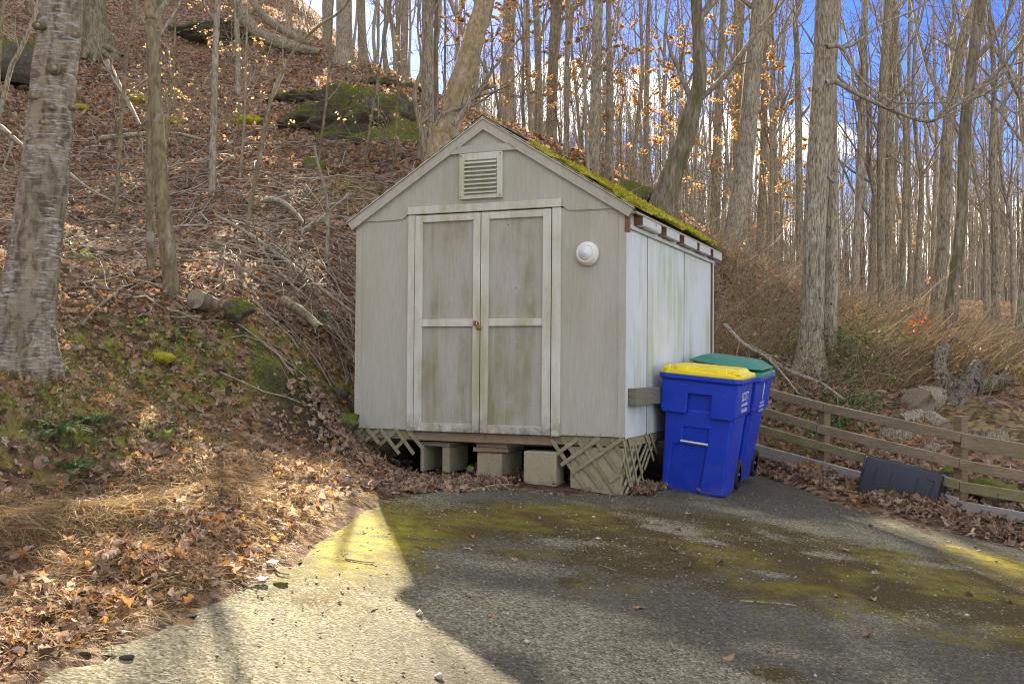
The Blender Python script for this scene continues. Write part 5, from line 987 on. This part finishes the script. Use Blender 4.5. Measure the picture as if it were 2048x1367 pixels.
eb = along([w2(p) for p in [(-40, 1310), (100, 1250), (260, 1180), (430, 1110), (560, 1050), (690, 980)]], 11000, .19); eb = eb[lot_sd(eb[:, 0], eb[:, 1]) < .02]; blades('edge_straw', 'dry straw strewn over the leaves at the driveway edge', eb, r_, (.05, .17), .0019, 1.6, flow=(.6, -.6, 0))
b2 = np.concatenate([along([g2(430, 940, 6.6), g2(560, 950, 7.0), g2(650, 935, 7.6)], 1200, .18), along([g2(60, 790, 6.6), g2(300, 800, 7.1), g2(480, 830, 7.8)], 1300, .35), along([w2((30, 1300)), w2((200, 1190)), w2((420, 1120))], 1600, .22)]); b2 = b2[lot_sd(b2[:, 0], b2[:, 1]) < -.03]; blades('dry_grass', 'wispy dry grass tufts among the bank leaves', b2, r_, (.06, .2), .0018, .8)
gm = along([tuple(p) for p in moss_line], 6500, .30); gm = np.concatenate([gm, along([g2(20, 860, 6.2), g2(330, 800, 7.2)], 2500, .35)]); kk = fbm(gm[:, 0]*4, gm[:, 1]*4, 3) > .47; blades('moss_tufts', 'short bright moss and grass on the bank', gm[kk], r_, (.025, .075), .004, .4, 'greenleaf', 3)
wl = np.stack([r_.uniform(-1.6, 3.5, 900), r_.uniform(5, 8.6, 900)], 1); cen = np.array([w2((1265, 1115)), w2((1290, 1095)), w2((1235, 1130)), w2((780, 1080)), w2((1350, 1110))]); dd_ = np.min(np.hypot(wl[:, None, 0]-cen[None, :, 0], wl[:, None, 1]-cen[None, :, 1]), 1); blades('weed_tufts', 'sparse low weeds growing through the asphalt moss', wl[dd_ < .2], r_, (.015, .045), .002, .9, 'greenleaf', 3)
# bright mossy clumps on the bank
for i, (px, py, d, s, lab) in enumerate([(318, 705, 7.9, .085, 'bright green mossy lump on the bank below the twin stems'), (268, 188, 20.5, .2, 'bright moss lump on the hill right of the buttress tree'), (343, 232, 18.8, .17, 'bright moss lump beside the long fallen branch'), (155, 205, 17.5, .14, 'bright moss lump showing beside the silvery trunk'), (500, 232, 18.5, .2, 'yellow-green moss patch above the tan-leaved slope')]):
    q = ground_hit(px, py+12, d*.7, d*1.4); v = ICO_V*np.array([1.5, 1.1, .65])*s; v *= (1+.4*(fbm(v[:, 0]*18+i, v[:, 1]*18+v[:, 2]*11, 4)-.5))[:, None]; g = Geo(); g.add(v, ICO_F); o = g.obj('moss_clump', M['moss'], None, True); o.location = q; tag(o, lab, 'moss')
# loose aggregate and dirt crumbs on the asphalt
k = 2600; xy = np.stack([r_.uniform(-1.6, 4.6, k), r_.uniform(3.4, 9.3, k)], 1); xy = xy[(lot_sd(xy[:, 0], xy[:, 1]) > .02)]; k = len(xy); s = r_.uniform(.003, .009, k)*(1+1.6*(r_.random(k) > .96)); oc = np.array([(1, 0, 0), (-1, 0, 0), (0, 1, 0), (0, -1, 0), (0, 0, .7), (0, 0, -.7)], float); V = np.stack([xy[:, 0], xy[:, 1], lotz(xy[:, 0], xy[:, 1])+.010], 1)[:, None]+oc[None]*s[:, None, None]*r_.uniform(.6, 1.3, (k, 6, 1)); fo = np.array([(0, 2, 4), (2, 1, 4), (1, 3, 4), (3, 0, 4), (2, 0, 5), (1, 2, 5), (3, 1, 5), (0, 3, 5)]); g = Geo(); g.add(V.reshape(-1, 3), (np.arange(k)[:, None, None]*6+fo[None]).reshape(-1, 3), np.repeat(r_.random(k), 6)); tag(g.obj('loose_gravel', M['twig'], None, False, 'rnd'), 'loose gravel crumbs on the asphalt', None, None, 'stuff')
# pieces lying on the asphalt
def lot_stick(pts, r0, label, mat='branch', name='stick'):
    w = [onlot(*p) for p in pts]; w = [np.array([q[0], q[1], lotz(q[0], q[1])+r0+.012]) for q in w]; b_ = w[0].copy(); c = catmull([q-b_ for q in w], 10); g = Geo(); g.add(*tubes(c[None], np.linspace(r0, r0*.7, 10)[None], 8)); g.add(*disc(c[0], c[0]-c[1], r0, 8)); g.add(*disc(c[-1], c[-1]-c[-2], r0*.7, 8)); o = g.obj(name, M[mat], None, True); o.location = b_; return tag(o, label, 'stick')
lot_stick([(390, 1094), (418, 1073)], .019, 'short grey broken stick among leaves at the driveway edge', 'bark2'); lot_stick([(690, 1123), (718, 1128), (750, 1131)], .004, 'dark thin twig on the bright moss patch'); lot_stick([(1482, 1207), (1530, 1210), (1592, 1216)], .004, 'long pale twig on the shaded asphalt', 'bark2'); lot_stick([(548, 1140), (560, 1152), (578, 1155)], .005, 'bent brown twig beside the white scraps'); lot_stick([(1198, 1135), (1215, 1140), (1232, 1146)], .004, 'small pale twig in the mossy middle of the driveway', 'bark2'); lot_stick([(940, 985), (985, 975), (1025, 973)], .006, 'thin pale stick in front of the concrete blocks', 'bark2')
for px, py, a, b, lab in [(524, 1168, .030, .022, 'white oval scrap lying on the asphalt'), (545, 1135, .032, .022, 'white scrap just beyond the oval one on the asphalt'), (453, 1142, .024, .018, 'pale round scrap at the leafy driveway edge'), (488, 998, .05, .03, 'white crumpled scrap in the leaves by the berm')]:
    q = onlot(px, py); V = [(0, 0, .006)]+[(a*math.cos(t)*random.uniform(.85, 1.1), b*1.6*math.sin(t)*random.uniform(.85, 1.1), random.uniform(0, .010)) for t in np.arange(12)/12*2*math.pi]; bm = bmesh.new(); vv = [bm.verts.new(p) for p in V]; [bm.faces.new((vv[0], vv[1+j], vv[1+(j+1) % 12])) for j in range(12)]; ret = bmesh.ops.extrude_face_region(bm, geom=list(bm.faces)); bmesh.ops.translate(bm, verts=[e for e in ret['geom'] if isinstance(e, bmesh.types.BMVert)], vec=(0, 0, .002)); me = bpy.data.meshes.new('paper_scrap'); bm.to_mesh(me); bm.free(); me.materials.append(M['paper']); o = bpy.data.objects.new('paper_scrap', me); link(o); o.location = (q[0], q[1], gz1(q[0], q[1])+.016); tag(o, lab, 'scrap')
for i, (px, py, s, lab) in enumerate([(562, 1172, .024, 'tan pebble beside the white oval scrap'), (170, 1310, .016, 'dark small pebble near the leafy corner of the driveway'), (253, 1318, .018, 'brown acorn-sized pebble on the sunlit asphalt'), (290, 1213, .022, 'dark clod at the driveway edge'), (345, 1210, .018, 'small dark clod right of the larger one')]):
    q = onlot(px, py); v = ICO_V*np.array([1.3, 1, .6])*s; v *= (1+.4*(fbm(v[:, 0]*60+i*3, v[:, 1]*60, 3)-.5))[:, None]; g = Geo(); g.add(v, ICO_F[::1]); o = g.obj('pebble', M['rock' if i < 1 else 'dark'], None, True); o.location = (q[0], q[1], lotz(q[0], q[1])+s*.45); tag(o, lab, 'pebble')

# ================================================================ BRUSH PILE AND FALLEN BRANCHES
def branchy(name, label, px, r0, seed, mat='bark2', twigs=7, tl=(.25, .8), cat='branch', lift=.05):
    pts = []
    for a, b, d in px:
        q = P(a, b, d); q[2] = max(q[2], gz1(q[0], q[1])+lift); pts.append(q)
    rt = empty(name, tuple(pts[0]), (0, 0, 0), label, cat); r2 = np.random.default_rng(seed); c = catmull([p-pts[0] for p in pts], 16); rr = np.linspace(r0, r0*.35, 16); g = Geo(); g.add(*tubes(c[None], rr[None], 8)); g.add(*disc(c[0], c[0]-c[1], r0, 8)); g.obj('stem', M[mat], rt, True)
    if twigs: l2, w2_ = sprout(r2, c[None], rr[None], twigs, .15, 1., tl[0], tl[1], .05, 6, .55, -.15, .10); g = Geo(); g.add(*tubes(l2, np.clip(w2_, .003, .02), 5)); l3, w3 = sprout(r2, l2, w2_, 3, .2, 1., tl[0]*.5, tl[1]*.5, 0, 4, .6, -.1, .1); g.add(*tubes(l3, np.clip(w3, .002, .01), 3)); g.obj('twigs', M['branch'], rt, True)['kind'] = 'stuff'
    return rt
branchy('fallen_branch', 'long bare branch sweeping down to the shed corner', [(500, 470, 12.), (570, 520, 11.2), (640, 575, 10.6), (712, 628, 10.)], .030, 1, twigs=9)
branchy('fallen_branch', 'pale long branch lying level behind the twin stems', [(200, 278, 15.5), (265, 270, 15.4), (340, 266, 15.2), (410, 280, 14.8)], .045, 2, twigs=9)
branchy('fallen_branch', 'pale branch slanting down right of the silvery trunk', [(215, 125, 21.), (235, 165, 19.5), (262, 215, 18.), (280, 250, 17.)], .07, 3, twigs=10, tl=(.4, 1.3))
branchy('fallen_branch', 'thick curved pale branch on the slope below the small mossy rock', [(530, 405, 13.8), (560, 402, 13.7), (590, 425, 13.3), (610, 450, 12.9)], .05, 4, twigs=5)
branchy('fallen_branch', 'straight pale branch slanting up toward the shed corner', [(600, 465, 12.4), (650, 430, 12.6), (700, 385, 13.)], .03, 5, twigs=5)
branchy('fallen_branch', 'pale branch low left of the silvery trunk', [(0, 255, 13.5), (25, 275, 13.), (55, 300, 12.5)], .05, 6, twigs=4)
branchy('fallen_branch', 'thin pale branch on the slope between silvery trunk and twin stems', [(135, 345, 13.), (175, 375, 12.5), (230, 405, 12.)], .025, 7, twigs=5)
branchy('fallen_branch', 'dark branch leaning over the brush below the brown sapling', [(430, 430, 12.6), (500, 470, 12.), (560, 560, 10.9), (620, 600, 10.4)], .022, 8, twigs=8)
branchy('fallen_branch', 'pale fallen limb leaning from the brambles onto the fence', [(1500, 690, 13.), (1575, 740, 12.2), (1640, 765, 11.7), (1690, 800, 11.3)], .035, 9, twigs=5); branchy('fallen_branch', 'crooked grey limb lying behind the green-lidded bin', [(1450, 650, 12.8), (1490, 690, 12.3), (1540, 720, 12.), (1600, 790, 11.5)], .03, 10, twigs=6)
bp = P(560, 560, 11.); pile = empty('brush_pile', (bp[0], bp[1], gz1(bp[0], bp[1])), (0, 0, 0), 'tangled grey brush pile on the slope left of the shed', 'brush pile')
r3 = np.random.default_rng(77); g = Geo(); k = 420; t = np.linspace(0, 1, 7)
def pile_sticks(k, cx, cy, sx, sy, L0, L1, rr0, hmax):
    x = r3.normal(cx, sx, k); y = r3.normal(cy, sy, k); an = r3.normal(-.35, .8, k); L_ = r3.uniform(L0, L1, k); dx_ = np.cos(an); dy_ = np.sin(an); X_ = x[:, None]+dx_[:, None]*L_[:, None]*(t-.5); Y_ = y[:, None]+dy_[:, None]*L_[:, None]*(t-.5)+r3.normal(0, .05, (k, 1))*np.sin(t*3.1); Zb = gz(X_, Y_); Zm = Zb.mean(1, keepdims=True); Z_ = np.maximum(Zm+(Zb-Zm)*.75+r3.uniform(.02, hmax, (k, 1))+r3.normal(0, .12, (k, 1))*np.sin(t*3.1)+r3.normal(0, .02, (k, 7)), Zb+.01)
    return np.stack([X_, Y_, Z_], -1), r3.uniform(*rr0, (k, 1))*(1-.65*t)
for kk_, a in enumerate([(60, -2.5, 11.2, .7, .9, .3, 2.0, (.0022, .008), .18), (55, -1.95, 10.6, .4, .6, .3, 1.4, (.002, .007), .2), (26, -3.4, 13.6, .8, .7, .5, 2.0, (.004, .010), .15)]):
    p_, w_2 = pile_sticks(*a); V, Q = tubes(p_, w_2, 5); g.add(V, Q, np.repeat(np.clip(r3.random(len(p_))+.1, 0, 1), 35)); l2, w2_ = sprout(r3, p_, w_2, 2, .3, 1., .15, .6, .1, 4, .6, 0, .12); V, Q = tubes(l2, np.clip(w2_, .0018, .006), 3); g.add(V, Q, np.repeat(np.clip(r3.random(len(l2))+.1, 0, 1), 12))
o = g.obj('brush_sticks', M['twig'], None, False, 'rnd'); o.parent = pile; o.matrix_parent_inverse = Matrix.Translation(pile.location).inverted(); o['kind'] = 'stuff'
# ground twigs over the slope
k = 900; x = r3.uniform(-8, -1.4, k); y = r3.uniform(8.5, 19, k); an = r3.uniform(0, 3.14, k); L_ = r3.uniform(.2, 1.2, k); X_ = x[:, None]+np.cos(an)[:, None]*L_[:, None]*(t-.5); Y_ = y[:, None]+np.sin(an)[:, None]*L_[:, None]*(t-.5)+r3.normal(0, .02, (k, 7)); Z_ = gz(X_, Y_)+.02+r3.uniform(0, .05, (k, 1)); g = Geo(); V, Q = tubes(np.stack([X_, Y_, Z_], -1), r3.uniform(.003, .012, (k, 1))*(1-.6*t), 4); g.add(V, Q, np.repeat(r3.random(k), 28)); tag(g.obj('slope_twigs', M['twig'], None, False, 'rnd'), 'fallen twigs strewn over the leafy slope', None, None, 'stuff')

# ================================================================ BRAMBLES AND UNDERGROWTH BEYOND THE SHED
def canes(name, label, xy, r2, L0, L1, rr, lean, mat='cane', npt=6, droop=.5):
    k = len(xy); z = gz(xy[:, 0], xy[:, 1]); d = unit(r2.normal(0, .45, (k, 3))*np.array([1, 1, .2])+np.array(lean)); L_ = r2.uniform(L0, L1, (k, 1)); pts = [np.stack([xy[:, 0], xy[:, 1], z-.03], 1)]
    for j in range(1, npt): d = unit(d+np.array([0, 0, -droop/npt*j*.5])+r2.normal(0, .07, (k, 3))); pts.append(pts[-1]+d*L_/(npt-1))
    PT = np.stack(pts, 1); g = Geo(); V, Q = tubes(PT, r2.uniform(*rr, (k, 1))*np.linspace(1, .3, npt), 3); g.add(V, Q, np.repeat(r2.random(k), npt*3)); return tag(g.obj(name, M[mat], None, False, 'rnd'), label, None, None, 'stuff'), PT
r4 = np.random.default_rng(91)
def region(n, pts, spread): return along([g2(*p) for p in pts], n, spread)
reg1 = np.concatenate([region(1500, [(1450, 640, 13.2), (1530, 700, 13.2), (1590, 720, 12.8)], .65), region(1300, [(1500, 560, 15.5), (1600, 640, 15.), (1720, 680, 15.)], .8), region(900, [(1700, 740, 13.4), (1800, 750, 13.6), (1880, 740, 13.8)], .6)])
ubl = (reg1-SH[:2])@SU[:2]; vbl = (reg1-SH[:2])@SV[:2]; reg1 = reg1[~((ubl < .45) & (vbl < 3.6))]
_, PT1 = canes('bramble_canes', 'tangled dry bramble canes between the shed corner and double trunk', reg1[::2], r4, .3, 1.0, (.0024, .0058), (.6, -.1, .65))
reg2 = np.concatenate([region(1800, [(1720, 680, 15.), (1850, 690, 15.5), (1960, 720, 15.), (2040, 730, 15.)], 1.1), region(900, [(1600, 620, 19.), (1800, 640, 20.), (2000, 650, 21.)], 1.8)]); canes('dry_undergrowth', 'pale dry undergrowth on the floor of the clearing', reg2, r4, .25, .9, (.0022, .005), (.35, -.1, .7))
reg3 = np.concatenate([region(600, [(1330, 420, 17.), (1450, 500, 16.5), (1550, 540, 18.)], .9), region(500, [(1560, 640, 17.), (1700, 660, 18.)], 1.)]); canes('slope_undergrowth', 'thin dry stems on the slope behind the shed', reg3, r4, .4, 1.3, (.002, .005), (.2, 0, .8))
long_ = region(420, [(1470, 660, 13.8), (1560, 720, 13.6), (1760, 740, 13.6), (1880, 750, 13.8)], .5); canes('slanting_canes', 'long pale canes slanting up out of the brambles', long_, r4, .7, 1.6, (.004, .008), (.85, -.05, .65), 'straw', 6, .25)
i = r4.integers(0, len(PT1), 3200); j = r4.integers(1, 6, 3200); g = Geo(); g.add(*leaf_cards(PT1[i, j]+r4.normal(0, .03, (3200, 3)), r4, .042, .1)); tag(g.obj('bramble_leaves', M['greenleaf'], None, False, 'rnd'), 'small green leaves among the bramble canes', None, None, 'stuff')
i = r4.integers(0, len(PT1), 2200); j = r4.integers(1, 6, 2200); g = Geo(); g.add(*leaf_cards(PT1[i, j], r4, .05, .4)); tag(g.obj('bramble_dead_leaves', M['beechleaf'], None, False, 'rnd'), 'dry tan leaves caught in the bramble canes', None, None, 'stuff')
pg = np.concatenate([region(3200, [(1450, 640, 13.6), (1530, 690, 13.6), (1600, 700, 13.4)], .6), region(2600, [(1500, 570, 16.), (1620, 650, 15.5), (1760, 700, 15.)], .8), region(1800, [(1700, 745, 13.4), (1880, 745, 13.8), (2030, 730, 14.5)], .6)]); ubl = (pg-SH[:2])@SU[:2]; vbl = (pg-SH[:2])@SV[:2]; pg = pg[~((ubl < .4) & (vbl < 3.5))]; blades('pale_brush_grass', 'pale dry grass standing through the brambles', pg, r4, (.2, .65), .0035, .45, 'straw', 4, (.5, 0, 0))
vy = region(420, [(1655, 735, 12.6), (1668, 690, 12.9), (1690, 700, 13.2)], .22); _, PT2 = canes('vine_shoots', 'green leafy vine shoots at the foot of the double trunk', vy, r4, .3, 1.1, (.0015, .003), (.05, -.1, .9)); i = r4.integers(0, len(PT2), 1500); j = r4.integers(1, 6, 1500); g = Geo(); g.add(*leaf_cards(PT2[i, j]+r4.normal(0, .03, (1500, 3)), r4, .05, .1)); tag(g.obj('vine_leaves', M['greenleaf'], None, False, 'rnd'), 'bright green vine leaves climbing the double trunk foot', None, None, 'stuff')
gb2 = region(500, [(1650, 830, 11.8), (1720, 840, 11.7), (1640, 880, 11.2)], .25); g = Geo(); zz = gz(gb2[:, 0], gb2[:, 1]); g.add(*leaf_cards(np.stack([gb2[:, 0], gb2[:, 1], zz+r4.uniform(.02, .3, 500)], 1), r4, .06, -.2)); tag(g.obj('honeysuckle_leaves', M['fern'], None, False, 'rnd'), 'dark green creeper leaves just behind the fence rails', None, None, 'stuff')
fs = region(900, [(1560, 890, 11.4), (1640, 880, 11.2), (1700, 900, 10.9)], .22); blades('fence_dry_grass', 'brown dry grass behind the left fence rails', fs, r4, (.12, .4), .0022, .7)
for i, (px, py, lab) in enumerate([(1848, 632, 'orange leaf sprig beside the leaning mossy pair'), (1828, 652, 'lower orange leaf sprig beside the leaning mossy pair')]):
    q = P(px, py, 14.2); rt = empty('leafy_sprig', (q[0], q[1], gz1(q[0], q[1])), (0, 0, 0), lab, 'plant'); b_ = np.array(rt.location); hh = q[2]-b_[2]; c = catmull([(0, 0, -.05), (.03, 0, hh*.5), (0, 0, hh+.1)], 8); g = Geo(); g.add(*tubes(c[None], np.linspace(.006, .002, 8)[None], 5)); g.obj('stem', M['branch'], rt, True); g = Geo(); g.add(*leaf_cards(r4.normal(0, .055, (26, 3))+np.array([0, 0, hh]), r4, .065)); g.obj('leaves', M['orange'], rt, False, 'rnd')

# ================================================================ FERNS
def fern(px, py, d, n, L0, label, seed):
    r5 = np.random.default_rng(seed); q = ground_hit(px, py, d*.75, d*1.35); rt = empty('fern', tuple(q), (0, 0, 0), label, 'fern'); tt = np.linspace(0, 1, 12)
    for k in range(n):
        az = k/n*6.28+r5.normal(0, .25)-1.5; L_ = L0*r5.uniform(.7, 1.15); el = r5.uniform(.35, .9); d0 = np.array([math.cos(az)*math.cos(el), math.sin(az)*math.cos(el), math.sin(el)]); c = d0*L_*tt[:, None]+np.array([0, 0, -.55*L_])*(tt**2)[:, None]; T = unit(np.gradient(c, axis=0)); S = unit(np.cross(T, [0, 0, 1.])); g = Geo(); g.add(*tubes(c[None], np.linspace(.0022, .0008, 12)[None], 3), .3)
        m = 24; s = np.linspace(.12, 1, m); cc = np.stack([np.interp(s, tt, c[:, a]) for a in range(3)], 1); TT = np.stack([np.interp(s, tt, T[:, a]) for a in range(3)], 1); SS = np.stack([np.interp(s, tt, S[:, a]) for a in range(3)], 1); pl_ = (L_*.15*np.sin(np.clip(s*1.05, 0, 1)**.6*math.pi*.97+.05).clip(.08))[:, None]
        for sg in (-1, 1):
            tip = cc+SS*sg*pl_+TT*pl_*.35-np.array([0, 0, .12])*pl_; mid = cc+(tip-cc)*.45; wd = TT*L_*.011; V = np.stack([cc, mid+wd, tip, mid-wd], 1); g.add(V.reshape(-1, 3), np.arange(4*m).reshape(m, 4), r5.uniform(.2, 1))
        g.obj('frond', M['fern'], rt, False, 'rnd')
fern(120, 865, 6.2, 18, .32, 'green fern clump on the bank below the silvery trunk', 1); fern(185, 850, 6.4, 13, .28, 'smaller green fern right beside the larger bank fern', 2); fern(140, 940, 5.9, 14, .28, 'low green fern at the foot of the bank by the berm', 3); fern(630, 655, 9.6, 11, .40, 'green fern beside the brush pile near the shed corner', 4); fern(375, 668, 8.2, 5, .18, 'small single fern on the mossy bank', 5); fern(330, 600, 9.1, 7, .16, 'tiny dark fern at the foot of the twin stems', 6); fern(425, 735, 8.2, 4, .14, 'tiny fern sprig on the dirt bank', 7); fern(600, 225, 20.5, 8, .4, 'dark fern on the mossy rock ledge', 8)
def leafy_plant(px, py, d, n, size, hgt, label, seed):
    r5 = np.random.default_rng(seed); q = ground_hit(px, py, d*.75, d*1.35); rt = empty('leafy_plant', tuple(q), (0, 0, 0), label, 'plant'); tips = np.stack([r5.normal(0, hgt*.5, n), r5.normal(0, hgt*.4, n), r5.uniform(.25, 1, n)*hgt], 1); t4 = np.linspace(0, 1, 4)
    g = Geo(); g.add(*tubes(tips[:, None]*t4[None, :, None], np.full((n, 4), .0018), 3)); g.obj('stems', M['sap'], rt); g = Geo(); g.add(*leaf_cards(tips, r5, size, -.2)); g.obj('leaves', M['greenleaf'], rt, False, 'rnd')
for i, a in enumerate([(145, 905, 6.1, 26, .06, .14, 'bright green broad-leaved plant beside the low fern'), (170, 530, 11., 18, .06, .12, 'small green plant on the slope right of the silvery trunk'), (350, 685, 8.2, 16, .05, .08, 'green seedling cluster on the mossy bank'), (450, 745, 8.3, 12, .045, .09, 'small green weed on the dirt bank edge'), (285, 660, 8.0, 14, .045, .08, 'little green weed below the twin stems'), (75, 880, 6.2, 12, .05, .1, 'small green sprig left of the fern clump'), (320, 885, 7.0, 12, .05, .08, 'low green weed among leaves near the berm'), (560, 700, 9.0, 10, .04, .08, 'green sprig on the mossy bank near the shed'), (1980, 950, 9.6, 14, .05, .1, 'green weed behind the right fence post')]): leafy_plant(*a, 400+i)
